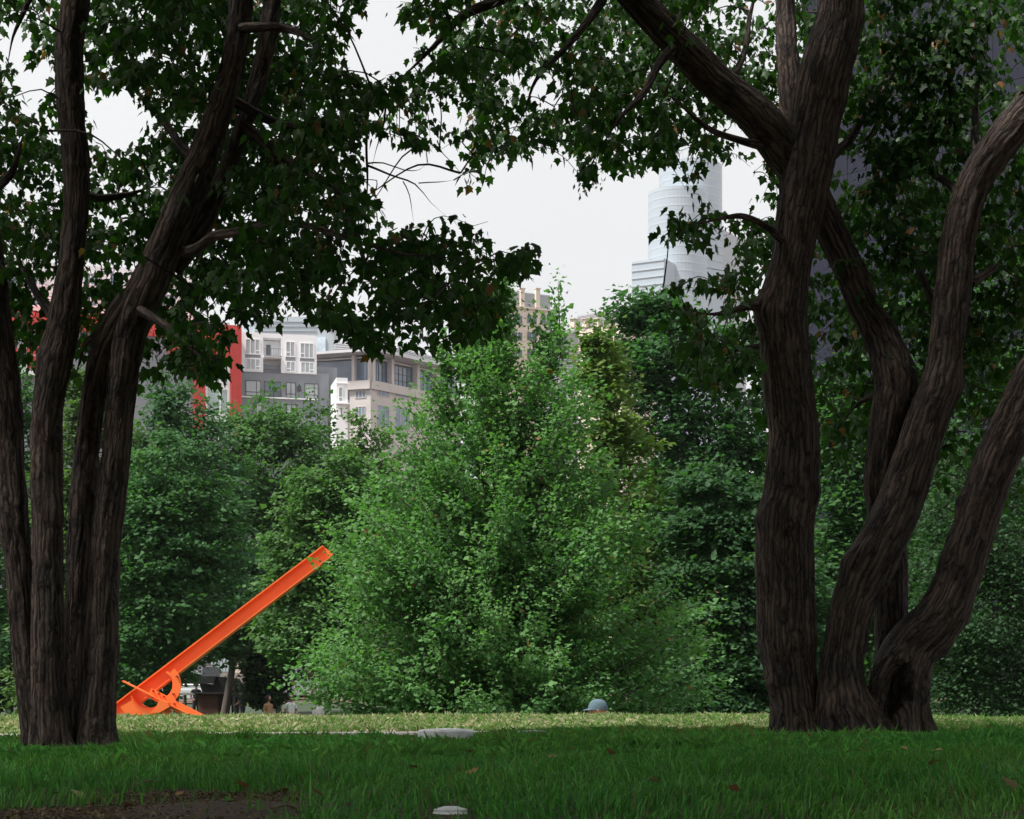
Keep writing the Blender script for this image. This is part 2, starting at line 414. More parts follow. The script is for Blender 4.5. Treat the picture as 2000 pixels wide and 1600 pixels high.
# ------------------------------------------------------------------ tubes (stems, branches)
def spline(pts, step):
    """Catmull-Rom through pts (N,k), resampled at about step metres (first three columns xyz)"""
    pts = np.asarray(pts, dtype=float)
    ext = np.vstack([2 * pts[0] - pts[1], pts, 2 * pts[-1] - pts[-2]])
    out = []
    for i in range(1, len(ext) - 2):
        p0, p1, p2, p3 = ext[i - 1:i + 3]
        n = max(2, int(np.linalg.norm(p2[:3] - p1[:3]) / step))
        t = np.linspace(0, 1, n, endpoint=False)[:, None]
        out.append(0.5 * (2 * p1 + (p2 - p0) * t + (2 * p0 - 5 * p1 + 4 * p2 - p3) * t ** 2 + (3 * p1 - p0 - 3 * p2 + p3) * t ** 3))
    out.append(pts[-1:])
    return np.vstack(out)

def tube_np(C, rad, sides, disp=None):
    """swept tube: C (n,3), rad (n,), returns verts, quads, bark coords"""
    n = len(C); T = unit(np.gradient(C, axis=0))
    A = np.zeros((n, 3)); a = np.array([1.0, 0, 0]) - T[0] * T[0][0]
    if np.linalg.norm(a) < .2: a = np.array([0, 1.0, 0]) - T[0] * T[0][1]
    a /= np.linalg.norm(a)
    for i in range(n):
        a = a - T[i] * a.dot(T[i]); a /= np.linalg.norm(a); A[i] = a
    B = np.cross(T, A)
    th = np.linspace(0, 2 * np.pi, sides, endpoint=False)
    s = np.concatenate([[0], np.cumsum(np.linalg.norm(np.diff(C, axis=0), axis=1))])
    ct, st = np.cos(th)[None, :, None], np.sin(th)[None, :, None]
    dirs = A[:, None] * ct + B[:, None] * st
    rr = np.repeat(rad[:, None], sides, 1)
    bark = np.stack([np.cos(th)[None] * rad[:, None], np.sin(th)[None] * rad[:, None], np.repeat(s[:, None], sides, 1)], -1)
    if disp is not None: rr = disp(rr, th, s, bark)
    V = C[:, None] + dirs * rr[..., None]
    i = np.arange(n - 1)[:, None] * sides; j = np.arange(sides)[None]; k = (j + 1) % sides
    q = np.stack([i + j, i + k, i + sides + k, i + sides + j], -1).reshape(-1, 4)
    return V.reshape(-1, 3), q, bark.reshape(-1, 3)

def big_stem(name, px, Y, parent, seed, flare=0.0, sides=60, step=0.032, dent=None, knobs=()):
    """px: [(u, v, width_px, dY)] from the foot upwards"""
    pts = []
    for q in px:
        u, v, w = q[:3]; y = Y + (q[3] if len(q) > 3 else 0)
        p = P(u, v, y); pts.append([*p, w * (.94 if seed < 10 else 1) / 2 / F * y])
    S = spline(pts, step); C, rad = S[:, :3], S[:, 3]
    def disp(rr, th, s, bark):
        sh = rr.shape
        b = bark.reshape(-1, 3)
        lump = (vnoise(b * np.array([4, 4, 2.2]) + seed * 7.3, seed) - .5).reshape(sh)
        w = (vnoise(b * np.array([12, 12, 5]) + 3, seed + 50) - .5).reshape(sh)
        bb = b * np.array([22, 22, 2.6]) + np.repeat((w.reshape(-1, 1)) * 2.2, 3, 1)
        rid = np.abs(vnoise(bb, seed + 9) - .5).reshape(sh) * 2
        bb2 = b * np.array([55, 55, 9]) + np.repeat((w.reshape(-1, 1)) * 2.2, 3, 1)
        rid2 = np.abs(vnoise(bb2, seed + 19) - .5).reshape(sh) * 2
        out = rr * (1 + 0.22 * lump) + 0.024 * (np.minimum(rid, .5) - .36) + 0.008 * (np.minimum(rid2, .5) - .3)
        if flare:
            e = np.exp(-s / 0.20)[:, None]
            out = out + flare * e * (0.55 + 0.45 * np.cos(5 * th + seed)[None] + 0.25 * np.cos(9 * th + 2 * seed)[None])
        return out
    V, q, bark = tube_np(C, rad, sides, disp)
    out_ = unit(V - np.repeat(C, sides, 0))
    for (ku, kv, kd, kr, ka) in knobs:
        kc = P(ku, kv, Y + kd); d = np.linalg.norm(V - kc, axis=1) / kr
        V = V + out_ * (np.exp(-d ** 2 * 1.6) * ka * (1 + .8 * (vnoise(V * 16, 5) - .5)))[:, None]
    if dent is not None:
        for (c, r, depth) in dent:
            wn_ = vnoise(V * 9, 77) - .5
            d = np.linalg.norm((V - c) * np.array([1.35, 0.6, .72]), axis=1) / r * (1 + .55 * wn_)
            k = np.clip(1 - d ** 2, 0, 1) ** .5 * depth
            V = V + k[:, None] * np.array([0.05, 1.0, 0.12])
            rim = np.exp(-((d - 1.15) / .2) ** 2) * 0.02
            V = V - rim[:, None] * np.array([0, 1.0, 0])
    me = mesh_np(name, V, q, {'bark': bark + seed * 3.1}, smooth=True)
    o = link(name, me, parent, M['bark'])
    return o, C

# ------------------------------------------------------------------ leaves
_half = [(0.0, 0.0), (0.36, 0.10), (0.33, 0.27), (0.52, 0.47), (0.28, 0.57), (0.0, 1.12)]
def leaf_template():
    o = [(x, y) for x, y in _half] + [(-x, y) for x, y in _half[-2:0:-1]]
    pts = [(0.0, 0.38)] + o
    v = np.array([[x, y, -0.34 * abs(x) - 0.22 * y * y + 0.10 * (abs(x) > .35)] for x, y in pts])
    n = len(o); f = np.array([[0, 1 + i, 1 + (i + 1) % n] for i in range(n)])
    return v, f
LT = leaf_template()
KT = (np.array([[0, 0, 0], [.42, .42, -.16], [0, 1.0, -.22], [-.42, .42, -.16], [0, .4, 0.0]]), np.array([[0, 1, 4], [1, 2, 4], [2, 3, 4], [3, 0, 4]]))
K2 = (np.array([[0, 0, 0], [.45, .45, -.18], [0, 1.0, -.05], [-.45, .45, -.18]]), np.array([[0, 1, 2], [0, 2, 3]]))

def leaf_mesh(pos, axis, nrm, size, colr, T, rnd=None):
    axis = unit(axis); side = unit(np.cross(axis, nrm)); nrm = np.cross(side, axis)
    tv, tf = T; N = len(pos); k = len(tv)
    sx = size[:, None, None]
    asp = (rnd.uniform(.75, 1.2, N) if rnd is not None else np.ones(N))[:, None, None]
    bend = (rnd.uniform(0.3, 1.9, N) if rnd is not None else np.ones(N))[:, None, None]
    V = pos[:, None] + sx * (side[:, None] * tv[None, :, 0:1] * asp + axis[:, None] * tv[None, :, 1:2] + nrm[:, None] * tv[None, :, 2:3] * bend)
    fs = (np.arange(N) * k)[:, None, None] + tf[None]
    c = np.repeat(np.concatenate([colr, np.ones((N, 1))], 1), k, 0)
    return V.reshape(-1, 3), fs.reshape(-1, tf.shape[1]), c

# ------------------------------------------------------------------ the two framing trees
LY, RY = 13.0, 14.2
left_tree = empty('maple_tree', P(140, 1450, LY))
tag(left_tree, 'dark multi-stemmed maple with three trunks framing the left edge', 'tree', 'dark maples framing the lawn')
right_tree = empty('maple_tree', P(1660, 1420, RY))
tag(right_tree, 'dark multi-stemmed maple with flared hollow base on the right', 'tree', 'dark maples framing the lawn')

skel_l, skel_r = [], []
def st(tree, skel, name, px, Y, seed, **k):
    o, C = big_stem(name, px, Y, tree, seed, **k); skel.append(C[::3]); return o
st(left_tree, skel_l, 'stem', [(84, 1462, 70, .1), (76, 1425, 72, .1), (56, 1300, 66, .1), (44, 1200, 62, .1), (35, 1100, 62, .1), (24, 1000, 64, .1), (8, 800, 74, .15), (-15, 600, 76, .2), (-42, 400, 72, .3), (-75, 200, 66, .4), (-110, -60, 60, .5), (-140, -400, 44, .6)], LY, 1, flare=.03)
st(left_tree, skel_l, 'stem', [(104, 1468, 84), (100, 1430, 78), (95, 1300, 71), (92, 1100, 63), (90, 900, 65), (93, 800, 64), (109, 700, 67), (125, 620, 63), (140, 500, 54), (149, 400, 57), (148, 300, 58), (138, 200, 55), (136, 100, 55), (147, 0, 55), (160, -200, 48), (150, -500, 34)], LY - .12, 2, flare=.05, knobs=[(75, 700, 0, .12, .03), (120, 1000, -.05, .12, .015)])
st(left_tree, skel_l, 'stem', [(150, 1462, 60, .25), (147, 1400, 56, .25), (150, 1200, 52, .25), (160, 1000, 54, .22), (172, 860, 52, .2), (186, 760, 50, .12), (200, 690, 56, .05), (222, 640, 60, 0), (255, 590, 60, 0)], LY, 3, flare=.03)
st(left_tree, skel_l, 'stem', [(190, 1462, 82), (187, 1430, 76), (198, 1300, 68), (204, 1100, 63), (224, 900, 61), (234, 800, 58), (246, 700, 62), (256, 640, 74), (288, 560, 80), (314, 500, 76), (356, 400, 72), (399, 300, 64), (432, 200, 56), (458, 100, 52), (470, 0, 52), (478, -150, 50), (500, -450, 36)], LY, 4, flare=.05, knobs=[(180, 685, 0, .12, .03), (235, 1120, 0, .1, .015), (205, 1380, -.1, .12, .02)])
st(left_tree, skel_l, 'stem', [(340, 525, 40, .12), (388, 450, 42, .18), (434, 350, 38, .25), (474, 250, 37, .3), (506, 150, 37, .35), (526, 50, 37, .4), (536, -80, 36, .5), (560, -400, 28, .6)], LY, 5)

st(right_tree, skel_r, 'stem', [(1560, 1440, 108), (1556, 1410, 92), (1550, 1350, 98), (1536, 1250, 110), (1534, 1150, 110), (1531, 1050, 116), (1535, 1000, 116), (1545, 950, 108), (1550, 850, 98), (1539, 750, 97), (1531, 650, 97), (1530, 600, 100), (1548, 500, 84), (1566, 400, 92), (1576, 330, 100), (1590, 250, 98), (1612, 150, 106), (1640, 50, 100), (1645, 0, 95), (1660, -200, 84), (1690, -500, 60)], RY, 11, flare=.09, knobs=[(1476, 1010, -.12, .14, .05), (1500, 985, -.2, .08, .03), (1482, 605, -.05, .16, .05), (1590, 960, -.1, .12, .03), (1500, 1340, -.1, .10, .04), (1545, 1265, -.22, .12, .02), (1520, 1080, -.2, .10, .025), (1600, 300, -.1, .2, .03)])
st(right_tree, skel_r, 'stem', [(1572, 352, 78, .05), (1545, 305, 84, .02), (1518, 272, 82, 0), (1470, 220, 75, -.05), (1400, 160, 71, -.1), (1340, 100, 67, -.15), (1290, 50, 62, -.2), (1235, -10, 57, -.25), (1150, -120, 48, -.3), (1000, -300, 34, -.4)], RY, 12)
st(right_tree, skel_r, 'stem', [(1745, 1420, 70, .3), (1742, 1300, 68, .3), (1740, 1180, 66, .3), (1742, 1100, 62, .3), (1728, 1000, 66, .3), (1722, 950, 70, .28), (1731, 880, 76, .25), (1746, 800, 86, .22), (1748, 740, 86, .22), (1722, 660, 71, .25), (1690, 600, 66, .28), (1655, 520, 64, .3), (1622, 450, 60, .32), (1600, 395, 56, .35), (1560, 290, 50, .45), (1540, 150, 44, .6), (1530, -100, 36, .8)], RY, 13)
st(right_tree, skel_r, 'stem', [(1660, 1440, 118, -.1), (1652, 1400, 106, -.1), (1644, 1330, 88, -.1), (1646, 1270, 80, -.1), (1664, 1180, 86, -.08), (1706, 1090, 96, -.05), (1752, 1000, 96), (1787, 902, 87), (1806, 837, 80), (1836, 750, 76), (1848, 675, 68), (1858, 580, 70), (1870, 480, 72), (1887, 400, 68), (1905, 350, 68), (1937, 300, 69), (1975, 250, 70), (2018, 200, 68), (2100, 90, 60), (2220, -150, 46)], RY, 14, flare=.12, knobs=[(1660, 1095, -.1, .11, .05), (1700, 1070, -.22, .09, .035), (1880, 760, 0, .12, .04), (1640, 1380, -.3, .16, .05), (1700, 1400, -.2, .12, .04), (1690, 1260, -.1, .1, .025)])
hc = P(1748, 1348, RY - .20)
st(right_tree, skel_r, 'root_buttress', [(1694, 1442, 60, -.06), (1706, 1400, 46, -.08), (1714, 1350, 36, -.1), (1732, 1302, 40, -.12), (1778, 1262, 60, -.1), (1825, 1220, 60, -.05)], RY, 16, flare=.05)
skel_r.pop()
st(right_tree, skel_r, 'stem', [(1765, 1436, 100), (1764, 1400, 92), (1758, 1340, 116), (1778, 1272, 108), (1828, 1215, 104), (1862, 1150, 92), (1883, 1090, 95), (1913, 1000, 90), (1945, 900, 88), (1968, 850, 86), (2015, 750, 84), (2070, 640, 80), (2160, 450, 66), (2300, 150, 46)], RY - .02, 15, flare=.10, dent=[(hc, .17, .30)], knobs=[(1852, 1280, 0, .09, .045), (1900, 1215, 0, .1, .04), (1885, 985, 0, .12, .04), (1800, 1230, -.2, .1, .02)])

# branches that can be told apart
def branch(tree, skel, px, Y, seed, r_end=.5):
    pts = []
    for u, v, w, dy in px:
        y = Y + dy; pts.append([*P(u, v, y), w / 2 / F * y])
    S = spline(pts, .06); S[:, 3] *= np.clip((1 - np.linspace(0, 1, len(S))) / .45, .22, 1)
    nz = np.stack([vnoise(np.stack([np.arange(len(S)) * .21, 0 * S[:, 0] + k * 9 + seed, 0 * S[:, 0]], 1), seed) - .5 for k in range(3)], 1)
    C = S[:, :3] + nz * .05
    V, q, bk = tube_np(C, S[:, 3], 10)
    o = link('branch', mesh_np('branch', V, q, {'bark': bk}, smooth=True), tree, M['bark'])
    skel.append(C[::2]); return o
B_L = [
    [(330, 500, 26, .1), (420, 470, 20, -.3), (560, 440, 15, -.8), (700, 470, 11, -1.2), (850, 500, 8, -1.6), (960, 510, 5, -2)],
    [(262, 600, 22, 0), (320, 640, 15, -.5), (380, 680, 11, -.9), (430, 700, 6, -1.2)],
    [(120, 640, 20, .1), (60, 560, 15, .4), (20, 470, 10, .7)],
    [(150, 380, 18, 0), (230, 380, 14, .5), (300, 360, 11, .9)],
    [(440, 190, 22, .1), (540, 240, 18, .3), (620, 260, 14, .3), (690, 300, 9, .1)],
    [(390, 330, 24, .1), (330, 250, 15, .4), (250, 160, 10, .7), (190, 120, 6, .9)],
    [(465, 60, 22, 0), (560, 60, 16, -.4), (640, 90, 10, -.8)],
    [(470, 240, 24, .2), (580, 320, 18, .1), (660, 380, 13, 0), (720, 540, 9, -.1), (800, 600, 7, -.2), (900, 640, 5, -.3)],
    [(-42, 400, 22, .3), (20, 330, 15, .2), (60, 240, 9, .1)],
    [(147, 20, 20, 0), (80, -30, 14, .1), (30, 60, 9, .2), (10, 160, 5, .3)],
    [(260, 620, 18, .1), (180, 660, 12, .5), (140, 760, 7, .8)],
]
for i, b in enumerate(B_L): branch(left_tree, skel_l, b, LY, 100 + i)
B_R = [
    [(1180, -60, 34, -.3), (1040, -20, 24, -.3), (920, 20, 20, -.3), (850, 90, 17, -.3), (790, 145, 13, -.3), (740, 170, 10, -.3)],
    [(770, 155, 8, -.3), (750, 200, 7, -.3), (742, 250, 6, -.3), (735, 300, 5, -.3), (728, 330, 4, -.3)],
    [(722, 190, 8, -.3), (716, 250, 8, -.3), (714, 320, 8, -.3), (712, 400, 6, -.3), (714, 450, 5, -.3)],
    [(712, 328, 8, -.3), (760, 345, 6, -.3), (810, 362, 5, -.3), (840, 395, 3.5, -.3), (870, 420, 2.5, -.3)],
    [(716, 325, 6, -.3), (750, 322, 4, -.3), (790, 333, 3.5, -.3), (818, 332, 3, -.3), (833, 315, 2, -.3)],
    [(790, 355, 4, -.3), (803, 380, 3, -.3), (812, 430, 2.4, -.3)],
    [(812, 363, 4, -.3), (850, 358, 3, -.3), (880, 350, 2, -.3)],
    [(1500, 290, 20, 0), (1440, 275, 14, -.3), (1380, 250, 11, -.5), (1310, 190, 9, -.7), (1270, 190, 6, -.8)],
    [(1430, 140, 16, 0), (1455, 90, 12, .2), (1470, 20, 9, .3), (1500, -80, 6, .4)],
    [(1530, 470, 16, -.1), (1460, 430, 12, -.6), (1380, 435, 9, -.9), (1310, 440, 5, -1.1)],
    [(1490, 595, 18, 0), (1440, 600, 13, -.4), (1380, 615, 9, -.7), (1320, 600, 6, -.9)],
    [(1585, 360, 24, .05), (1640, 300, 20, .15), (1690, 220, 15, .4), (1760, 110, 12, .7), (1820, 20, 9, .9), (1860, -60, 7, 1)],
    [(1740, 140, 10, .6), (1710, 240, 9, .5), (1660, 300, 8, .3)],
    [(1885, 400, 20, 0), (1820, 340, 13, .5), (1740, 300, 10, .8), (1690, 290, 6, 1)],
    [(1840, 640, 18, .2), (1790, 520, 13, .5), (1760, 400, 9, .9), (1770, 320, 6, 1.1)],
    [(1920, 330, 20, 0), (1900, 200, 13, .4), (1920, 90, 9, .5), (1935, -20, 6, .6)],
    [(1540, 700, 18, .2), (1480, 680, 12, .4), (1420, 690, 8, .5), (1370, 720, 5, .5)],
    [(1730, 760, 18, .3), (1680, 790, 11, .7), (1640, 840, 7, .9)],
    [(1900, 560, 20, .2), (1950, 520, 14, .5), (1990, 540, 9, .7)],
    [(1200, -40, 24, -.3), (1130, 60, 15, -.6), (1060, 140, 10, -.8), (1010, 230, 7, -.9), (980, 290, 4, -1)],
    [(1320, 80, 22, -.2), (1260, 170, 14, -.5), (1200, 240, 9, -.7), (1150, 330, 4, -.8)],
]
for i, b in enumerate(B_R): branch(right_tree, skel_r, [(p[0], p[1], p[2] * (.62 if 1 <= i <= 6 else 1), p[3]) for p in b], RY, 150 + i)

# how thickly the boughs hang, per 100 px square of the view between the stems
GR = np.array([
    [6,4,6,8,9,9,7,3,7,9,7,7,9,8,6,6,6,9,8,6],
    [5,3,5,7,8,9,7,5,6,8,7,7,8,8,6,5,6,9,7,5],
    [5,3,3,6,8,9,9,8,6,7,8,8,8,6,5,5,6,9,8,6],
    [8,6,7,8,9,9,9,3,1,4,4,4,4,4,4,4,6,9,8,6],
    [8,6,7,8,8,8,7.5,7,6,5.5,3.5,0,0,5,7,5,7,9,9,7],
    [8,6,8,8,8,7,5.5,5.5,6.5,6.5,4.5,0,0,4.5,7,5,7,8,8,8],
    [6,5,6,8,8,5,5.5,7,7,6.5,0,0,0,4.5,7,5,7,8,7,7],
    [1,2,2,7,6,0,2,5,3,0,0,0,0,2.5,5,3,5,5,5,5],
    [.4,.8,.3,.5,0,0,0,0,0,0,0,0,0,.6,1,1,3,3,3,3],
    [0,0,0,0,0,0,0,0,0,0,0,0,0,0,0,0,1,1,1,1]], dtype=float)
VOID = [(690, 545, 40, 35), (1130, 90, 25, 18), (1040, 160, 22, 30), (700, 590, 30, 40)]
OPEN = [
    [(395,572),(440,590),(470,622),(482,652),(500,642),(522,655),(540,615),(562,592),(590,602),(612,632),(645,648),(690,685),(722,704),(748,704),(790,684),(850,692),(872,672),(940,676),(972,692),(988,640),(990,600),(1005,565),(1042,548),(1054,520),(1044,480),(1012,455),(985,478),(965,440),(945,405),(915,420),(890,425),(868,410),(840,425),(800,400),(772,420),(740,400),(722,370),(702,320),(692,255),(735,262),(760,262),(790,285),(830,305),(905,275),(900,320),(875,340),(900,365),(940,380),(950,345),(985,330),(1000,305),(1050,300),(1085,300),(1112,318),(1122,350),(1148,388),(1168,366),(1160,330),(1215,345),(1262,340),(1288,340),(1300,312),(1345,318),(1330,360),(1345,385),(1375,370),(1395,320),(1450,322),(1475,350),(1510,365),(1515,385),(1480,395),(1440,390),(1400,395),(1340,400),(1300,415),(1285,470),(1300,490),(1340,470),(1400,490),(1440,480),(1470,500),(1440,505),(1400,510),(1340,525),(1290,560),(1280,600),(1300,640),(1290,690),(1330,720),(1350,760),(1400,780),(1480,790),(1480,1000),(280,1000),(280,760),(330,740),(390,745),(440,755),(462,720),(455,650),(425,620),(400,600)],
    [(175,180),(260,170),(265,240),(255,290),(215,300),(190,285),(180,240)],
    [(720,-80),(772,-80),(775,60),(800,100),(775,140),(740,150),(700,130),(678,140),(668,95),(690,60),(715,40)],
    [(5,45),(50,40),(60,80),(40,110),(8,105)], [(30,130),(100,130),(100,190),(60,200),(30,180)],
    [(845,200),(890,190),(925,225),(905,262),(870,245)]]
def inside(u, v):
    """which points lie in the openings of the foliage"""
    res = np.zeros(len(u), bool)
    for poly in OPEN:
        c = np.zeros(len(u), bool); n = len(poly)
        for i in range(n):
            (x0, y0), (x1, y1) = poly[i], poly[(i + 1) % n]
            if y0 == y1: continue
            c ^= ((y0 > v) != (y1 > v)) & (u < (x1 - x0) * (v - y0) / (y1 - y0) + x0)
        res |= c
    return res
def dens(u, v):
    gu = np.clip(u / 100 - .5, 0, 18.999); gv = np.clip(v / 100 - .5, 0, 8.999)
    a = gu.astype(int); b = gv.astype(int); fu = gu - a; fv = gv - b
    d = GR[b, a] * (1 - fu) * (1 - fv) + GR[b, a + 1] * fu * (1 - fv) + GR[b + 1, a] * (1 - fu) * fv + GR[b + 1, a + 1] * fu * fv
    for (x, y, rx, ry) in VOID:
        d = d * np.clip(((u - x) / rx) ** 2 + ((v - y) / ry) ** 2 - .55, 0, 1)
    return d

def near_canopy():
    N = 9000
    u = rng.uniform(-60, 2060, N); v = rng.uniform(-60, 1000, N)
    d = dens(u, v)
    keep = (rng.uniform(0, 1, N) < (d / 9) ** 1.5 * 0.56) & ~inside(u, v)
    u, v = u[keep], v[keep]; N = len(u)
    left = u < 700 + 0 * u
    left = np.where((u > 680) & (u < 1060) & (v > 400), True, left)
    left = np.where((u > 560) & (u < 760) & (v < 200), rng.uniform(0, 1, N) < .5, left)
    Y = np.where(left, rng.normal(LY - .3, 1.1, N), rng.normal(RY - .3, 1.1, N))
    Y = np.where((u > 880) & (u < 1330) & (v < 420), Y + 1.2, Y)          # boughs farther along the limb
    front = (np.abs(u - 1540) < 75) | (np.abs(u - (np.interp(v, [0, 500, 1000], [470, 320, 215]))) < 55) | (np.abs(u - 120) < 50)
    Y = np.where(front & (Y < 14.8), np.where(left, LY, RY) + rng.uniform(.4, 2.0, N), Y)
    Y = np.where(u > 1560, np.maximum(Y, RY - .2) + .4, Y)
    sk = np.vstack(skel_l[:5] + skel_r[:5]); su = U0 + F * sk[:, 0] / sk[:, 1]; sv = V0 - F * sk[:, 2] / sk[:, 1]
    for i in range(N):
        dd = np.hypot(su - u[i], sv - v[i]); j = int(np.argmin(dd))
        if dd[j] < 100 and Y[i] < sk[j, 1] + .45 and rng.uniform() < .93: Y[i] = sk[j, 1] + rng.uniform(.5, 2.0)
    return u, v, np.clip(Y, 10.4, 18), left

def fill_crown(tree, skel, cen, seed, hi_fn, leafcol):
    """twig clusters at cen (N,3) hang on thin branches grown from the stems"""
    r = np.random.default_rng(seed)
    pts = np.vstack(skel)
    N = len(cen)
    # grow thin branches outward, nearest cluster first
    d0 = np.array([np.min(((pts - c) ** 2).sum(1)) for c in cen]); order = np.argsort(d0)
    tw_v, tw_f, tw_b = [], [], []; off = 0
    LP, LA, LN, LS = [], [], [], []
    for i in order:
        c = cen[i]
        dd = ((pts - c) ** 2 * np.array([1, 1, 1.3])).sum(1) + 0.35 * np.clip(pts[:, 2] - c[2] + .15, 0, 9) ** 2 * 0
        j = int(np.argmin(dd)); a = pts[j]
        L = np.linalg.norm(c - a)
        hz = unit((c - a) * np.array([1, 1, .3]) + 1e-4)
        end = c + hz * r.uniform(.12, .3) + np.array([0, 0, -r.uniform(.03, .16)])
        mid = (a + c) / 2 + np.array([0, 0, .12 * L]) + r.normal(0, .05 * L + .01, 3)
        S = spline(np.array([a, mid, c, end]), .09)
        io = inside(U0 + F * S[:, 0] / S[:, 1], V0 - F * S[:, 2] / S[:, 1])
        if io[-1]:                                            # no bare ends poking out of the foliage
            k0 = len(S) - int(np.argmax(~io[::-1])) if (~io).any() else 0
            S = S[:max(k0, 3)]
        if len(S) < 3: continue
        rad = np.linspace(min(.012, .004 + .008 * L), .0018, len(S))
        V, q, bk = tube_np(S, rad, 3)
        tw_v.append(V); tw_f.append(q + off); tw_b.append(bk); off += len(V)
        pts = np.vstack([pts, S[2::2]])
        k = r.integers(16, 27)
        t = r.uniform(.42, 1.0, k) ** .8
        ii = np.clip((t * (len(S) - 1)).astype(int), 0, len(S) - 1)
        az = r.uniform(0, 2 * np.pi, k)
        o = np.stack([np.cos(az), np.sin(az), r.uniform(-.55, .3, k)], 1)
        base = S[ii] + o * r.uniform(.02, .16, (k, 1))
        ax = o * np.array([1, 1, .5]) + np.array([0, 0, -1]) * r.uniform(.4, 2.0, (k, 1)) + r.normal(0, .25, (k, 3))
        nr = np.array([0, 0, 1.0]) + r.normal(0, .55, (k, 3)) + o * .4
        LP.append(base); LA.append(ax); LN.append(nr); LS.append(r.uniform(.036, .088, k))
    LP, LA, LN, LS = map(np.concatenate, (LP, LA, LN, LS))
    la = unit(LA); mid = LP + la * LS[:, None] * .6
    ok = ~(inside(U0 + F * mid[:, 0] / mid[:, 1] + r.normal(0, 13, len(mid)), V0 - F * mid[:, 2] / mid[:, 1] + r.normal(0, 13, len(mid))) & (r.uniform(0, 1, len(LP)) < .985))
    LP, LA, LN, LS = LP[ok], LA[ok], LN[ok], LS[ok]
    n = len(LP)
    g = r.uniform(0, 1, n)[:, None]
    cc = leafcol[0] * (1 - g) + leafcol[1] * g
    br = r.uniform(0, 1, n) < .018
    cc[br] = np.array([.20, .10, .045]) * r.uniform(.6, 1.3, (br.sum(), 1))
    tw = link('twigs', mesh_np('twigs', np.concatenate(tw_v), np.concatenate(tw_f), {'bark': np.concatenate(tw_b)}), tree, M['bark'])
    tw['kind'] = 'stuff'
    # the 300 leaves that show largest are leaves of their own
    pu = U0 + F * LP[:, 0] / LP[:, 1]; pv = V0 - F * LP[:, 2] / LP[:, 1]
    score = LS / LP[:, 1] * np.clip(np.abs(unit(LN)[:, 1]) + .3, 0, 1) * ((pu > 10) & (pu < 1990) & (pv > 10) & (pv < 1000))
    top = np.argsort(-score)[:300]
    rest = np.ones(n, bool); rest[top] = False
    V, f, c = leaf_mesh(LP[rest], LA[rest], LN[rest], LS[rest], cc[rest], LT, r)
    cr = link('crown', mesh_np('crown', V, f, {'Col': c}), tree, M['leaf']); cr['kind'] = 'stuff'
    protos = []
    for w in (.1, .5, .9):
        colr = np.tile(np.append(leafcol[0] * (1 - w) + leafcol[1] * w, 1), (len(LT[0]), 1))
        me = mesh_np('leaf', LT[0], LT[1], {'Col': colr}); me.materials.append(M['leaf']); protos.append(me)
    for q, i in enumerate(top):
        a = Vector(LA[i]).normalized(); nn = Vector(LN[i]); s = a.cross(nn).normalized(); nn = s.cross(a)
        mw = Matrix(((s.x, a.x, nn.x, LP[i][0]), (s.y, a.y, nn.y, LP[i][1]), (s.z, a.z, nn.z, LP[i][2]), (0, 0, 0, 1))) @ Matrix.Scale(LS[i], 4)
        o = link('leaf', protos[q % 3], tree); o.matrix_basis = mw
    # seed keys
    m = max(40, N // 9); pick = r.choice(n, m, replace=False)
    kk = 12; kp_ = np.repeat(LP[pick], kk, 0) + r.normal(0, .03, (m * kk, 3)) + np.array([0, 0, -.04])
    ka = r.normal(0, .45, (m * kk, 3)) + np.array([0, 0, -1.0]); kn = r.normal(0, 1, (m * kk, 3))
    thin = (K2[0] * np.array([.45, 1, .5]), K2[1])
    kc = np.array([.26, .15, .075]) * r.uniform(.5, 1.3, (m * kk, 1))
    V, f, c = leaf_mesh(kp_, ka, kn, r.uniform(.028, .05, m * kk), kc, thin, r)
    sk_ = link('seed_keys', mesh_np('seed_keys', V, f, {'Col': c}), tree, M['leaf']); sk_['kind'] = 'stuff'
    return n

def overhead(tree, seed, n, cx, cy, rx, ry, z0, z1, leafcol):
    """unseen rest of the crown, widened and hung low to shade the lawn"""
    r = np.random.default_rng(seed)
    k = n // 14
    a = r.uniform(0, 2 * np.pi, k); q = np.sqrt(r.uniform(0, 1, k))
    x = cx + rx * q * np.cos(a); y = cy + ry * q * np.sin(a); z = z0 + (z1 - z0) * r.uniform(0, 1, k) * (1 - .5 * q ** 2)
    v = V0 - F * z / np.maximum(y, .5); u = U0 + F * x / np.maximum(y, .5)
    ok = (y < 2) | (v < -150) | (u < -150) | (u > 2150)
    ok &= y < 14.3 - .22 * (z - 5)  # crown cut back in front so the bank stays sunlit
    c = np.stack([x, y, z], 1)[ok]
    m2 = n // 30; a = r.uniform(0, 2 * np.pi, m2); q = r.uniform(.82, 1.02, m2)       # low boughs added round the rim to block side light
    c2 = np.stack([cx + rx * q * np.cos(a), cy + ry * q * np.sin(a), r.uniform(.8, 6.5, m2)], 1)
    c2 = c2[(c2[:, 1] < 11) & (np.abs(c2[:, 0]) > .42 * np.maximum(c2[:, 1], 0) + 1.5)]
    c = np.vstack([c, c2]); k = len(c)
    p = np.repeat(c, 14, 0) + r.normal(0, .28, (k * 14, 3)) * np.array([1, 1, .45]); m = len(p)
    ax = np.stack([r.normal(0, 1, m), r.normal(0, 1, m), -r.uniform(.1, 1.0, m)], 1)
    nr = np.array([0, 0, 1.0]) + r.normal(0, .45, (m, 3))
    g = r.uniform(0, 1, m)[:, None]
    V, f, cc = leaf_mesh(p, ax, nr, r.uniform(.12, .2, m), leafcol[0] * (1 - g) + leafcol[1] * g, K2, r)
    o = link('crown_with_shade_boughs', mesh_np('crown_with_shade_boughs', V, f, {'Col': cc}), tree, M['leaf']); o['kind'] = 'stuff'

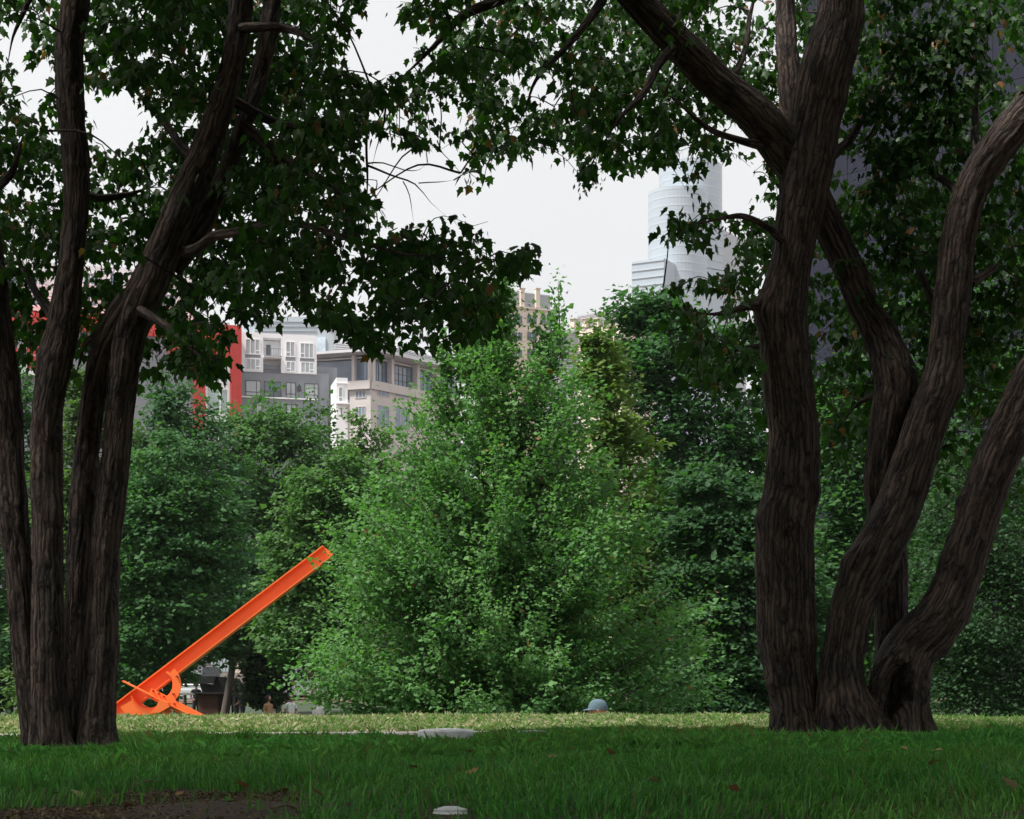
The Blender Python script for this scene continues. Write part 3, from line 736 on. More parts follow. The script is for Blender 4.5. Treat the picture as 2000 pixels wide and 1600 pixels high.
NEARCOL = (np.array([.017, .046, .013]), np.array([.046, .112, .025]))
u_, v_, Y_, left_ = near_canopy()
cen_ = np.stack([(u_ - U0) / F * Y_, Y_, (V0 - v_) / F * Y_], 1)
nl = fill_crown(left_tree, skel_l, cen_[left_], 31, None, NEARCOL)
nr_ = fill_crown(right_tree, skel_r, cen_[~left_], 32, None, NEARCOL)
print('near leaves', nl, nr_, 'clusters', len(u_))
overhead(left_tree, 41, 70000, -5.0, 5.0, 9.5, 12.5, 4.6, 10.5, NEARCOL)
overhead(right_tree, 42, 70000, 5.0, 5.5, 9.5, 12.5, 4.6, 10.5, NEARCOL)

# ------------------------------------------------------------------ trees of the park behind the lawn
def mid_tree(name, label, outline, Y, base_u, seed, boughs=120, sprays=12, leaves=18, size=.085, colr=None, lift=.35, flat=.35,
             depth=1.0, trunk_r=.12, spread=.5, spray_r=.24, leaders=(), along=.0, tips=.0, group='park trees behind the lawn'):
    r = np.random.default_rng(seed)
    ov = np.array([o[0] for o in outline], float); oL = np.array([o[1] for o in outline], float); oR = np.array([o[2] for o in outline], float)
    base = P(base_u, V0, Y); base[2] = float(gz(base[0], Y))
    t = empty(name, base)
    tag(t, label, 'tree', group)
    ztop = (V0 - ov[0]) / F * Y
    vs = np.linspace(ov[0], ov[-1], 200); w = np.interp(vs, ov, oR - oL); cdf = np.cumsum(w ** 1.25); cdf /= cdf[-1]
    v = np.interp(r.uniform(0, 1, boughs), cdf, vs)
    hw = np.interp(v, ov, (oR - oL) / 2) / F * Y; cu = np.interp(v, ov, (oR + oL) / 2)
    th = r.uniform(0, 2 * np.pi, boughs)
    front = np.sin(th) > .5                              # most boughs where they can be seen or hold the outline
    th = np.where(front & (r.uniform(0, 1, boughs) < .6), -th, th)
    wob = .84 + .42 * vnoise(np.stack([np.cos(th) * 1.6 + seed, np.sin(th) * 1.6, v / 70.0], 1), seed)
    rf = (1 - .5 * r.uniform(0, 1, boughs) ** 1.6) * wob
    cx = (cu - U0) / F * Y
    bx = cx + hw * rf * np.cos(th); by = Y + hw * depth * rf * np.sin(th); bz = (V0 - v) / F * Y
    tip = np.stack([bx, by, bz], 1)
    lf = lift if np.isscalar(lift) else np.interp(v, [ov[0], ov[-1]], lift)
    ax0 = np.stack([np.full(boughs, base[0]) * .35 + cx * .65, np.full(boughs, Y), bz - lf * hw * rf], 1)
    ax0[:, 2] = np.maximum(ax0[:, 2], base[2] + .25)
    # leaders
    for (lu, lv0, lv1) in leaders:
        tip = np.vstack([tip, P(lu, lv0, Y + r.normal(0, .15))]); ax0 = np.vstack([ax0, P(lu + r.normal(0, 6), lv1, Y)])
    nb = len(tip)
    axis = tip - ax0
    hd = unit(axis); sd_ = unit(np.cross(hd, np.array([0, 0, 1.0])) + 1e-5)
    n = nb * sprays
    bi = np.repeat(np.arange(nb), sprays)
    tt = .30 + .72 * r.uniform(0, 1, n) ** .75
    if leaders: tt[bi >= nb - len(leaders)] = r.uniform(0, 1, (bi >= nb - len(leaders)).sum())
    blen = np.linalg.norm(axis, axis=1)[bi]
    lat = r.normal(0, 1, n) * spread * np.minimum(blen * .5, 1.2) * (1.15 - tt * .75)
    if leaders: lat[bi >= nb - len(leaders)] *= .12
    sc = ax0[bi] + axis[bi] * tt[:, None] + sd_[bi] * lat[:, None]
    sc[:, 2] += r.normal(0, 1, n) * spray_r * flat - .10 * np.abs(lat)
    # leaves
    m = n * leaves
    si = np.repeat(np.arange(n), leaves)
    off = r.normal(0, 1, (m, 3)) * spray_r * np.array([1, 1, flat]) * .62 * (1 - .45 * along) + hd[bi][si] * (r.normal(0, 1, (m, 1)) * spray_r * along)
    p = sc[si] + off
    gzv = gz(p[:, 0], p[:, 1]) + .12
    p[:, 2] = np.maximum(p[:, 2], gzv + r.uniform(0, .25, m) * (p[:, 2] < gzv))
    out = hd[bi][si] * np.array([1, 1, .4])
    a = out * .8 + unit(off) * .7 + np.array([0, 0, -.45]) + r.normal(0, .45, (m, 3))
    nr = np.array([0, 0, 1.0]) + .35 * out + r.normal(0, .5, (m, 3))
    g = np.clip(r.uniform(0, 1, nb)[bi][si] * .45 + r.uniform(0, 1, n)[si] * .25 + r.uniform(0, 1, m) * .3, 0, 1)[:, None]
    cc = colr[0] * (1 - g) + colr[1] * g
    if tips:
        rr = r.uniform(0, 1, m) < tips
        cc[rr] = np.array([.22, .115, .05]) * r.uniform(.7, 1.3, (rr.sum(), 1))
    V, f, c = leaf_mesh(p, a, nr, size * np.clip(r.lognormal(-.05, .34, m), .4, 2.0), cc, K2, r)
    cr = link('crown', mesh_np('crown', V, f, {'Col': c}), t, M['leaf_mid']); cr['kind'] = 'stuff'
    # trunk and limbs
    topz = ztop - .06 * (ztop - base[2])
    tp = np.array([[base[0], Y, base[2] - .1, trunk_r * 1.35], [base[0], Y, base[2] + .4, trunk_r], [base[0] * .6 + cx.mean() * .4 + r.normal(0, .1), Y, (base[2] + topz) / 2, trunk_r * .6], [(np.interp(ov[0], ov, (oL + oR) / 2) - U0) / F * Y, Y, topz, .012]])
    S = spline(tp, .25); V, q, bk = tube_np(S[:, :3], np.maximum(S[:, 3], .01), 10)
    link('trunk', mesh_np('trunk', V, q, smooth=True), t, M['bark_mid'])
    Vv, Ff, o_ = [], [], 0
    for i in range(nb):
        a0, a1 = ax0[i], tip[i]
        mid = (a0 + a1) / 2 - np.array([0, 0, .06 * np.linalg.norm(a1 - a0)])
        S = spline(np.array([a0, mid, a1]), .9)
        V, q, bk = tube_np(S, np.linspace(min(.035, .012 + .012 * blen[i * sprays]), .004, len(S)), 3)
        Vv.append(V); Ff.append(q + o_); o_ += len(V)
    lm = link('limbs', mesh_np('limbs', np.concatenate(Vv), np.concatenate(Ff)), t, M['bark_mid']); lm['kind'] = 'stuff'
    return t

A = np.array
G_MID = (A([.056, .150, .052]), A([.150, .285, .100]))
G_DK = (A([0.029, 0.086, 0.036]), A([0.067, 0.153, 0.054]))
G_YEL = (A([.075, .135, .038]), A([.165, .225, .062]))
G_BLUE = (A([.032, .098, .040]), A([.088, .185, .068]))
mid_tree('maple_tree', 'broad bright green young maple in the middle of the view',
         [(548, 965, 1000), (600, 942, 1015), (640, 905, 1040), (670, 880, 1100), (700, 860, 1115), (760, 815, 1145), (850, 760, 1190), (950, 705, 1235), (1050, 685, 1285), (1110, 660, 1310), (1170, 618, 1335), (1250, 606, 1358), (1330, 612, 1372), (1400, 630, 1345)],
         34, 985, 201, boughs=470, sprays=12, leaves=22, size=.075, colr=G_MID, lift=(1.4, .16), flat=.55, spread=.22, spray_r=.22, along=1.0, depth=.9, trunk_r=.11, tips=.008,
         leaders=[(975, 545, 680), (985, 560, 690), (1090, 552, 700), (1082, 600, 740), (950, 600, 720), (1045, 650, 740), (900, 650, 760), (860, 690, 780), (965, 580, 700), (1075, 640, 760), (958, 562, 690), (992, 585, 700), (930, 620, 730), (1003, 610, 720), (880, 670, 770), (1060, 665, 760)])
mid_tree('maple_tree', 'layered dark green tree behind the orange beam',
         [(850, 280, 370), (900, 235, 425), (980, 205, 465), (1080, 190, 480), (1180, 185, 465), (1260, 185, 415), (1300, 190, 375), (1372, 195, 352)],
         59, 325, 202, boughs=210, sprays=13, leaves=12, size=0.142, colr=G_BLUE, lift=.3, flat=.28, spread=.5, spray_r=.34, depth=.8)
mid_tree('maple_tree', 'yellowish green tree seen between the left trunks',
         [(720, 125, 195), (800, 95, 245), (900, 70, 310), (1000, 40, 325), (1150, 20, 325), (1380, 20, 300)],
         63, 180, 203, boughs=200, sprays=12, leaves=10, size=0.160, colr=(A([0.057, 0.119, 0.040]), A([0.125, 0.196, 0.068])), lift=.4, spread=.5, spray_r=.36, depth=.7)
mid_tree('maple_tree', 'dark tree under the low bough left of the red facade',
         [(735, 295, 355), (780, 245, 420), (850, 215, 470), (950, 200, 500), (1100, 200, 510), (1200, 220, 490), (1260, 240, 430), (1300, 260, 380)],
         70, 345, 204, boughs=210, sprays=12, leaves=10, size=0.171, colr=(A([0.035, 0.095, 0.046]), A([0.085, 0.167, 0.080])), lift=.45, spread=.5, spray_r=.38, depth=.6)
mid_tree('maple_tree', 'mid green tree with upright shoots below the grey apartments',
         [(790, 440, 600), (830, 400, 660), (900, 390, 690), (1000, 390, 690), (1120, 400, 690), (1200, 420, 680), (1250, 460, 660)],
         84, 545, 205, boughs=260, sprays=12, leaves=10, size=0.171, colr=(A([0.052, 0.131, 0.046]), A([0.103, 0.202, 0.068])), lift=.6, spread=.45, spray_r=.36, depth=.6,
         leaders=[(505, 765, 850), (533, 735, 850), (600, 765, 850), (640, 780, 860), (455, 780, 860), (425, 800, 880), (570, 785, 860), (620, 790, 880)])
mid_tree('maple_tree', 'light green tree below the stone office building',
         [(795, 690, 715), (830, 670, 760), (900, 660, 790), (1000, 660, 800), (1200, 680, 800)],
         86, 730, 206, boughs=90, sprays=12, leaves=10, size=0.171, colr=(A([0.063, 0.142, 0.046]), A([0.125, 0.214, 0.068])), lift=.6, spread=.45, spray_r=.36, depth=.6)
mid_tree('maple_tree', 'pale yellow green tree behind the left of the broad maple',
         [(880, 620, 700), (920, 575, 740), (1000, 535, 770), (1080, 520, 760), (1160, 500, 760), (1250, 490, 740), (1290, 520, 720)],
         56, 640, 207, boughs=210, sprays=12, leaves=12, size=0.137, colr=(A([.050, .120, .042]), A([.112, .205, .070])), lift=.3, flat=.28, spread=.5, spray_r=.32, depth=.7)
mid_tree('maple_tree', 'slim tree with yellowing leaves right of the broad maple',
         [(640, 1140, 1180), (700, 1110, 1215), (780, 1120, 1250), (860, 1130, 1280), (960, 1140, 1290), (1100, 1150, 1290), (1300, 1160, 1290)],
         44, 1205, 208, boughs=120, sprays=12, leaves=11, size=0.131, colr=G_YEL, lift=.7, spread=.35, spray_r=.28, depth=.8, leaders=[(1165, 625, 720), (1145, 645, 740), (1190, 660, 760)])
mid_tree('maple_tree', 'tall dark green tree below the hazy tower',
         [(575, 1205, 1300), (620, 1168, 1420), (680, 1158, 1490), (760, 1178, 1535), (860, 1220, 1560), (960, 1230, 1570), (1100, 1230, 1570), (1250, 1230, 1560), (1390, 1230, 1560)],
         56, 1370, 209, boughs=360, sprays=13, leaves=11, size=0.154, colr=G_DK, lift=.5, spread=.5, spray_r=.36, depth=.6, leaders=[(1228, 560, 650), (1265, 565, 650), (1200, 600, 690), (1310, 570, 660), (1290, 560, 640)])
mid_tree('maple_tree', 'low dark tree left of the big right trunk',
         [(880, 1370, 1440), (940, 1300, 1500), (1020, 1270, 1560), (1120, 1260, 1620), (1220, 1265, 1650), (1320, 1270, 1650), (1400, 1280, 1640)],
         43, 1450, 210, boughs=210, sprays=13, leaves=12, size=0.125, colr=(A([.026, .072, .034]), A([.062, .132, .052])), lift=.25, flat=.28, spread=.5, spray_r=.32, depth=.75)
mid_tree('maple_tree', 'green tree seen through the gap between right trunks',
         [(700, 1600, 1700), (800, 1560, 1760), (900, 1560, 1790), (1050, 1570, 1800), (1200, 1570, 1800), (1390, 1580, 1800)],
         52, 1680, 211, boughs=180, sprays=12, leaves=11, size=0.148, colr=(A([0.035, 0.101, 0.036]), A([0.080, 0.167, 0.052])), lift=.4, spread=.5, spray_r=.35, depth=.7)
mid_tree('maple_tree', 'green tree in front of the dark blue building',
         [(430, 1900, 2020), (500, 1800, 2100), (600, 1720, 2140), (700, 1690, 2150), (800, 1680, 2150), (950, 1700, 2150), (1100, 1720, 2150), (1390, 1720, 2150)],
         60, 1920, 212, boughs=230, sprays=12, leaves=11, size=0.160, colr=(A([0.035, 0.095, 0.034]), A([0.074, 0.155, 0.052])), lift=.5, spread=.5, spray_r=.38, depth=.5)
mid_tree('apple_tree', 'dark fine leaved tree at the right edge of the lawn',
         [(840, 1860, 1990), (900, 1810, 2060), (1000, 1780, 2100), (1100, 1770, 2120), (1250, 1770, 2120), (1395, 1775, 2120)],
         40, 1930, 213, boughs=190, sprays=12, leaves=13, size=0.080, colr=(A([0.025, 0.066, 0.028]), A([0.057, 0.113, 0.052])), lift=.4, flat=.6, spread=.5, spray_r=.3, depth=.7)
mid_tree('maple_tree', 'dark tree at the left edge behind the trunks',
         [(700, -60, 60), (780, -100, 110), (900, -110, 140), (1050, -110, 150), (1200, -110, 150), (1390, -110, 140)],
         66, 20, 214, boughs=130, sprays=12, leaves=10, size=0.171, colr=G_DK, lift=.5, spread=.5, spray_r=.38, depth=.6)
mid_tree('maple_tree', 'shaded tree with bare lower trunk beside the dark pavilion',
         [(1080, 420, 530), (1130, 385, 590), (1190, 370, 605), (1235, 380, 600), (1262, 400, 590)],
         78, 437, 215, boughs=240, sprays=12, leaves=10, size=0.171, colr=G_DK, lift=.4, spread=.5, spray_r=.36, depth=2.0, trunk_r=.2)  # crown drawn out in depth to shade the pavilion
mid_tree('dark_shrub', 'dark low foliage hanging beside the standing people', [(1250, 490, 540), (1290, 480, 560), (1330, 478, 560), (1378, 485, 545)],
         73, 515, 216, boughs=70, sprays=10, leaves=10, size=0.148, colr=(A([0.025, 0.054, 0.026]), A([0.056, 0.104, 0.042])), lift=.3, spread=.4, spray_r=.3, depth=.8, trunk_r=.06)
for i, (bu, hw_, tv) in enumerate([(-60, 160, 900), (110, 150, 880), (260, 130, 860), (345, 90, 1010), (560, 85, 960), (690, 130, 880), (850, 150, 850), (1030, 160, 850), (1230, 160, 840), (1430, 160, 850), (1640, 160, 860), (1840, 160, 850), (2050, 160, 870)]):
    mid_tree('park_tree', 'dark tree in the far row behind the lawn trees', [(tv, bu - hw_ * .3, bu + hw_ * .3), (tv + 90, bu - hw_ * .8, bu + hw_ * .8), (tv + 250, bu - hw_, bu + hw_), (1330, bu - hw_, bu + hw_), (1372, bu - hw_ * .9, bu + hw_ * .9)],
             128, bu, 300 + i, boughs=80, sprays=9, leaves=8, size=.44, colr=(A([0.035, 0.089, 0.034]), A([0.074, 0.149, 0.058])), lift=.4, spread=.6, spray_r=.7, depth=.4, trunk_r=.2, group='far row of dark trees')

# ------------------------------------------------------------------ buildings
M['white_panel'] = plain('white_panel', (0.84, 0.85, 0.87), 0.6, var=0.03, scale=.4)
M['grey_panel'] = plain('slate_grey_panel', (0.22, 0.235, 0.265), 0.6, var=0.06, scale=.5)
M['dark_recess'] = plain('dark_recess', (0.06, 0.065, 0.08), 0.6, var=0.1)
M['red_metal'] = plain('red_corrugated_metal', (0.56, 0.035, 0.025), 0.5, var=0.06, scale=.7)
M['pane'] = glassmat('window_pane', (0.36, 0.39, 0.41))
M['pane_dark'] = glassmat('dark_window_pane', (0.07, 0.10, 0.14))
M['pane_green'] = glassmat('green_window_pane', (0.33, 0.42, 0.40))
M['pane_blue'] = glassmat('curtain_wall_pane', (0.17, 0.23, 0.31))
M['stone'] = plain('pinkish_stone', (0.56, 0.52, 0.505), 0.8, var=0.06, scale=.6)
M['beige'] = plain('beige_stone', (0.66, 0.57, 0.49), 0.8, var=0.05, scale=.5)
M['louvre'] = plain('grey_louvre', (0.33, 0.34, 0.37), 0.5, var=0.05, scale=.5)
M['silver'] = plain('silver_metal', (0.62, 0.62, 0.64), 0.4, metal=.3, var=0.05, scale=.5)
M['rail'] = plain('dark_railing', (0.05, 0.045, 0.05), 0.5, var=.1)
M['navy'] = plain('midnight_blue_steel', (0.015, 0.017, 0.032), 0.7, var=0.10, scale=.3, spec=.15)
M['tower_glass'] = plain('haze_pale_tower_glass', (0.36, 0.42, 0.475), .4, var=.02, scale=.05)  # paleness of distant haze put into the tower colours
M['tower_band'] = plain('haze_pale_tower_band', (0.42, 0.475, 0.52), 0.5, var=.03)
M['roof_grey'] = plain('grey_roof', (0.36, 0.345, 0.37), 0.7, var=.06)
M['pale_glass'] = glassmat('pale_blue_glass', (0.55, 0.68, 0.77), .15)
M['pink'] = plain('faded_pink_cushion', (0.5, 0.2, 0.2), .8)

class Fac:
    """a vertical facade between two plan points given as (column, distance)"""
    def __init__(s, uL, YL, uR, YR):
        s.uref = None
        s.a = np.array([(uL - U0) / F * YL, YL]); b = np.array([(uR - U0) / F * YR, YR])
        s.w = np.linalg.norm(b - s.a); s.t = (b - s.a) / s.w; s.n = np.array([s.t[1], -s.t[0]])
        if s.n[1] > 0: s.n = -s.n
    def loc(s, u, v):
        k = (u - U0) / F                                   # x = k*y on the sight line
        y = (s.a[0] * s.t[1] - s.a[1] * s.t[0]) / (k * s.t[1] - s.t[0])
        return (np.array([k * y, y]) - s.a).dot(s.t), (V0 - v) / F * y
    def pt(s, q, d, z):
        p = s.a + s.t * q + s.n * d
        return (p[0], p[1], z)
    def box(s, mb, s0, s1, z0, z1, d0, d1):
        vs = [s.pt(q, d, z) for q in (s0, s1) for d in (d0, d1) for z in (z0, z1)]
        return mb.add(vs, [(0, 1, 3, 2), (4, 6, 7, 5), (0, 4, 5, 1), (2, 3, 7, 6), (0, 2, 6, 4), (1, 5, 7, 3)])
    def rect(s, u0, u1, v0, v1):
        s0 = s.loc(u0, v0)[0]; s1 = s.loc(u1, v0)[0]; um = (u0 + u1) / 2 if s.uref is None else s.uref
        return s0, s1, s.loc(um, v1)[1], s.loc(um, v0)[1]
    def slab(s, name, mat, parent, u0, u1, v0, v1, d0, d1, label=None):
        r_ = s.rect(u0, u1, v0, v1)
        o = s.box(MB(), *r_, d0, d1).build(name, mat, parent)
        if label: o['label'] = label
        return o
    def block(s, name, mat, parent, u0, u1, v0, depth, d=0.0, zb=0.5):
        s0, s1, z0, z1 = s.rect(u0, u1, v0, v0)
        return s.box(MB(), s0, s1, zb, z1, d - depth, d).build(name, mat, parent)
    def window(s, parent, u0, u1, v0, v1, pane, frame, vm=(), hb=(), fw=.12, d=0.0, name='window'):
        s0, s1, z0, z1 = s.rect(u0, u1, v0, v1)
        mb = MB(); D = d + .10
        s.box(mb, s0, s0 + fw, z0, z1, d, D); s.box(mb, s1 - fw, s1, z0, z1, d, D)
        s.box(mb, s0 + fw, s1 - fw, z0, z0 + fw, d, D - .003); s.box(mb, s0 + fw, s1 - fw, z1 - fw, z1, d, D - .003)
        for f_ in vm:
            q = s0 + (s1 - s0) * f_; s.box(mb, q - fw * .5, q + fw * .5, z0 + fw, z1 - fw, d, D - .006)
        for (f_, a, b) in hb:
            z = z0 + (z1 - z0) * f_; s.box(mb, s0 + (s1 - s0) * a + fw * .5, s0 + (s1 - s0) * b - fw * .5, z - fw * .6, z + fw * .6, d, D - .009)
        w = mb.build(name, frame, parent)
        s.box(MB(), s0 + fw * .5, s1 - fw * .5, z0 + fw * .5, z1 - fw * .5, d - .05, d + .04).build('pane', pane, w)
        return w
    def rail(s, parent, u0, u1, v0, v1, mat, d, n=10, th=.05):
        s0, s1, z0, z1 = s.rect(u0, u1, v0, v1); mb = MB()
        s.box(mb, s0, s1, z1 - th, z1, d, d + th); s.box(mb, s0, s1, z0, z0 + th, d, d + th)
        for i in range(n + 1):
            q = s0 + (s1 - s0) * i / n; s.box(mb, q - th * .4, q + th * .4, z0 + th, z1 - th, d + .004, d + th - .004)
        return mb.build('railing', mat, parent)

# white and grey apartments
f = Fac(472, 306, 618, 309)
b = empty('apartment_building', f.pt(0, 0, .5)); tag(b, 'white and slate grey apartment block with recessed balconies', 'building')
f.block('lower_wall', M['grey_panel'], b, 472, 660, 712, 14, d=-.9)
f.block('wall', M['grey_panel'], b, 472, 643, 726, 12, d=-.2)
f.slab('upper_wall', M['white_panel'], b, 472, 514, 649, 726, -11, 0.0)
f.slab('upper_wall', M['white_panel'], b, 549, 618.5, 654, 730, -11, 0.0)
f.slab('upper_wall', M['white_panel'], b, 514.05, 548.95, 651.5, 660, -11, -.003)
f.slab('balcony_back_wall', M['white_panel'], b, 514, 549, 661, 728, -10, -2.2)
f.slab('balcony_floor', M['white_panel'], b, 514, 549.5, 696.5, 700, -2.2, 1.0)
f.window(b, 523, 531.5, 669, 697, M['pane_dark'], M['dark_recess'], d=-2.2, name='balcony_door')
f.window(b, 523, 531.5, 708, 727, M['pane_dark'], M['dark_recess'], d=-2.2, name='balcony_door')
f.rail(b, 514.5, 550, 683, 698, M['rail'], 1.0)
f.rail(b, 514.5, 549, 722, 728, M['rail'], -.1)
for (u0, u1, v0, v1, vm, hb) in [(479, 508, 662, 692.5, (.34, .67), ((.25, .67, 1),)), (480, 508.5, 700.5, 722.5, (.34, .67), ((.3, .67, 1),)),
                             (558, 576.5, 667, 697.5, (.5,), ((.3, 0, .5),)), (558.5, 577, 706, 727, (.5,), ((.3, 0, .5),)),
                             (586, 613, 670, 700, (.34, .67), ((.3, 0, .34),)), (587, 613.5, 707, 729, (.34, .67), ((.3, .67, 1),))]:
    f.window(b, u0, u1, v0, v1, M['pane'], M['white_panel'], vm, hb, fw=.13)
for (u0, u1, v0, v1) in [(479, 508.5, 693, 699), (558, 577, 698, 705), (586, 613.5, 700.6, 706.5)]:
    f.slab('spandrel', M['grey_panel'], b, u0, u1, v0, v1, 0, .05)
for (u0, u1, v0, v1, vm) in [(480, 510, 743, 773, (.7,)), (559, 578, 747, 777, (.5,)), (595, 622, 749, 779, (.7,)), (500, 512, 785, 815, ()), (560, 580, 790, 815, (.5,))]:
    f.window(b, u0, u1, v0, v1, M['pane'], M['rail'], vm, ((.25, 0, 1),), fw=.1, d=-.2)
f.window(b, 516, 549, 745, 775, M['pane_dark'], M['rail'], (.33,), (), fw=.1, d=-.2)
f.rail(b, 516, 550, 764, 777, M['rail'], .0)
f.slab('ledge', M['white_panel'], b, 472, 620, 776.5, 779, -.2, .15)
f.slab('wall_lamp', M['rail'], b, 581, 588, 755, 764, -.2, .1)
for fr_ in (.25, .5, .75):
    s0 = f.w * fr_
    f.box(MB(), s0 - .03, s0 + .03, 20, 50.5, -.2, -.17).build('panel_joint', M['dark_recess'], b)

# narrow white block
f = Fac(658, 300, 692, 300.6)
b = empty('white_block', f.pt(0, 0, .5)); tag(b, 'narrow white building end between grey apartments and stone offices', 'building')
f.block('wall', M['white_panel'], b, 657, 679, 738, 8)
f.window(b, 661, 670, 756, 785, M['pane_green'], M['white_panel'], (), ((.3, 0, 1),))
f.window(b, 664, 669, 795, 812, M['pane_dark'], M['white_panel'])
f.slab('ledge', M['white_panel'], b, 656, 684, 788, 790.5, 0, .6)
f.slab('coping', M['white_panel'], b, 656.6, 683, 748, 750, 0, .12)
f.slab('window_strip', M['pane_dark'], b, 680, 682.5, 764, 779, -.5, 0)
f.slab('side_wall', M['stone'], b, 679.2, 684, 764, 900, -4, -.5)

# red framed apartments
f = Fac(-60, 287, 472, 301)
b = empty('apartment_building', f.pt(0, 0, .5)); tag(b, 'apartment block in bright red corrugated frame behind the left trunks', 'building')
f.block('wall', M['grey_panel'], b, -60, 471.5, 646, 14, d=-.6)
f.slab('red_band', M['red_metal'], b, -60, 472, 618, 650, -14, 0)
s0, s1, z0, z1 = f.rect(437, 472, 643, 880); mbx = MB()
def ribs(u0, u1, v0, v1):
    s0, s1, z0, z1 = f.rect(u0, u1, v0, v1); mb = MB(); f.box(mb, s0, s1, z0, z1, -.6, 0.02)
    n = max(2, int((s1 - s0) / .32))
    for i in range(n): q = s0 + (s1 - s0) * (i + .5) / n; f.box(mb, q - .06, q + .06, z0, z1, .02, .09)
    return mb.build('red_pier', M['red_metal'], b)
ribs(450, 472, 643, 860); ribs(378, 401, 648, 860); ribs(330, 377, 646, 700); ribs(401.2, 449.8, 645, 700); ribs(-20, 34, 622, 700); ribs(54, 120, 660, 720)
f.slab('red_band_edge', M['red_metal'], b, -60, 120, 636, 639, 0, .1)
f.slab('bay_wall', M['white_panel'], b, 401.2, 449.8, 700.5, 860, -.6, -.2)
f.window(b, 403, 447, 758, 806, M['pane_green'], M['white_panel'], (.62,), (), fw=.2, d=-.2)
f.window(b, 403, 447, 708, 748, M['pane_green'], M['white_panel'], (.62,), (), fw=.2, d=-.2)
f.window(b, 34, 53, 660, 735, M['pane_green'], M['white_panel'], (.4,), (), fw=.12, d=-.55)
f.slab('balcony_floor', M['white_panel'], b, 34, 100, 729, 736, -.5, 1.4)
f.rail(b, 40, 100, 697, 729, M['white_panel'], 1.3, n=8, th=.08)
f.slab('terrace_glass', M['pane_green'], b, 413, 457, 619, 640, -5, -4.9)
f.rail(b, 380, 458, 617, 641, M['rail'], -4.8, n=4, th=.08)
f.slab('terrace_chair', M['pink'], b, 432, 442, 627, 638, -4.5, -3.6)
f.block('upper_storeys', M['white_panel'], b, -60, 388, 505, 12, d=-4.5, zb=52)
for u0 in range(-40, 360, 52):
    for v0 in (520, 562):
        f.window(b, u0, u0 + 30, v0, v0 + 26, M['pane_blue'], M['white_panel'], (.5,), (), fw=.2, d=-4.5)

# stone offices with curtain wall
Yc = 332
fl = Fac(600, 336, 724, Yc); fr = Fac(724, Yc, 900, 352)
b = empty('office_building', fl.pt(0, 0, .5)); tag(b, 'pinkish stone office building with corner curtain wall and canopy roof', 'building')
fl.uref = fr.uref = 724
for q, rng_ in ((fl, (600, 724)), (fr, (724, 900))):
    q.block('wall', M['stone'], b, rng_[0], rng_[1], 760, 10)
    q.slab('cornice', M['stone'], b, rng_[0], rng_[1], 743, 759.8, -10, .5)
    q.slab('curtain_wall', M['pane_blue'], b, rng_[0], rng_[1], 700, 742.8, -10, -1.0)
    q.slab('roof_canopy', M['silver'], b, rng_[0] - (60 if q is fl else 0), rng_[1], 686, 691, -8, 2.6)
    q.slab('soffit_beam', M['silver'], b, rng_[0], rng_[1], 694, 697, -2, -.8)
    q.slab('penthouse', M['louvre'], b, rng_[0] + 36, rng_[1], 655, 685, -9, -4)
    for i in range(8): q.slab('louvre_slat', M['silver'], b, rng_[0] + 36, rng_[1], 657 + i * 3.4, 658.4 + i * 3.4, -4, -3.8)
for u in (688, 719): fl.slab('column', M['stone'], b, u, u + 5.5, 692, 742.8, -.9, .3)
for u in (726, 763, 813, 850): fr.slab('column', M['stone'], b, u, u + 5, 692, 742.8, -.9, .3)
for u in range(700, 720, 6): fl.slab('mullion', M['rail'], b, u, u + .5, 701, 742.8, -1, -.9)
for u in list(range(733, 763, 7)) + list(range(770, 900, 8)): fr.slab('mullion', M['rail'], b, u, u + .5, 701, 742.8, -1, -.9)
for v in (716, 729): fr.slab('transom', M['rail'], b, 768, 813, v, v + .6, -1, -.88)
fl.uref = fr.uref = None
for (q, u0, u1, v0, v1) in [(fl, 694, 715, 763, 778), (fr, 737, 760, 761, 775), (fr, 772, 800, 764, 778), (fr, 806, 830, 768, 782), (fl, 694, 714, 794, 812), (fr, 737, 760, 792, 835), (fr, 772, 800, 796, 840)]:
    q.window(b, u0, u1, v0, v1, M['pane_blue'], M['stone'], (.33, .66), (), fw=.12, d=0)

# pale glass block far behind the apartments
f = Fac(472, 640, 652, 640)
b = empty('glass_building', f.pt(0, 0, .5)); tag(b, 'pale hazy glass block showing above the white apartments', 'building')
f.block('wall', M['tower_band'], b, 497, 652, 619, 20)
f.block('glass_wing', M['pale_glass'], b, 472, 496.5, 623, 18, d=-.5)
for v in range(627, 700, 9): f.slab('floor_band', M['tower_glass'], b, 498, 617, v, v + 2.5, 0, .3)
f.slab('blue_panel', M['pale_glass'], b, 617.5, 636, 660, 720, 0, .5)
f.slab('roof_box', M['louvre'], b, 640, 652, 616, 640, -8, .6)
for u in (533, 545, 553): f.slab('roof_mast', M['louvre'], b, u, u + .8, 610, 619, -6, -5.6)

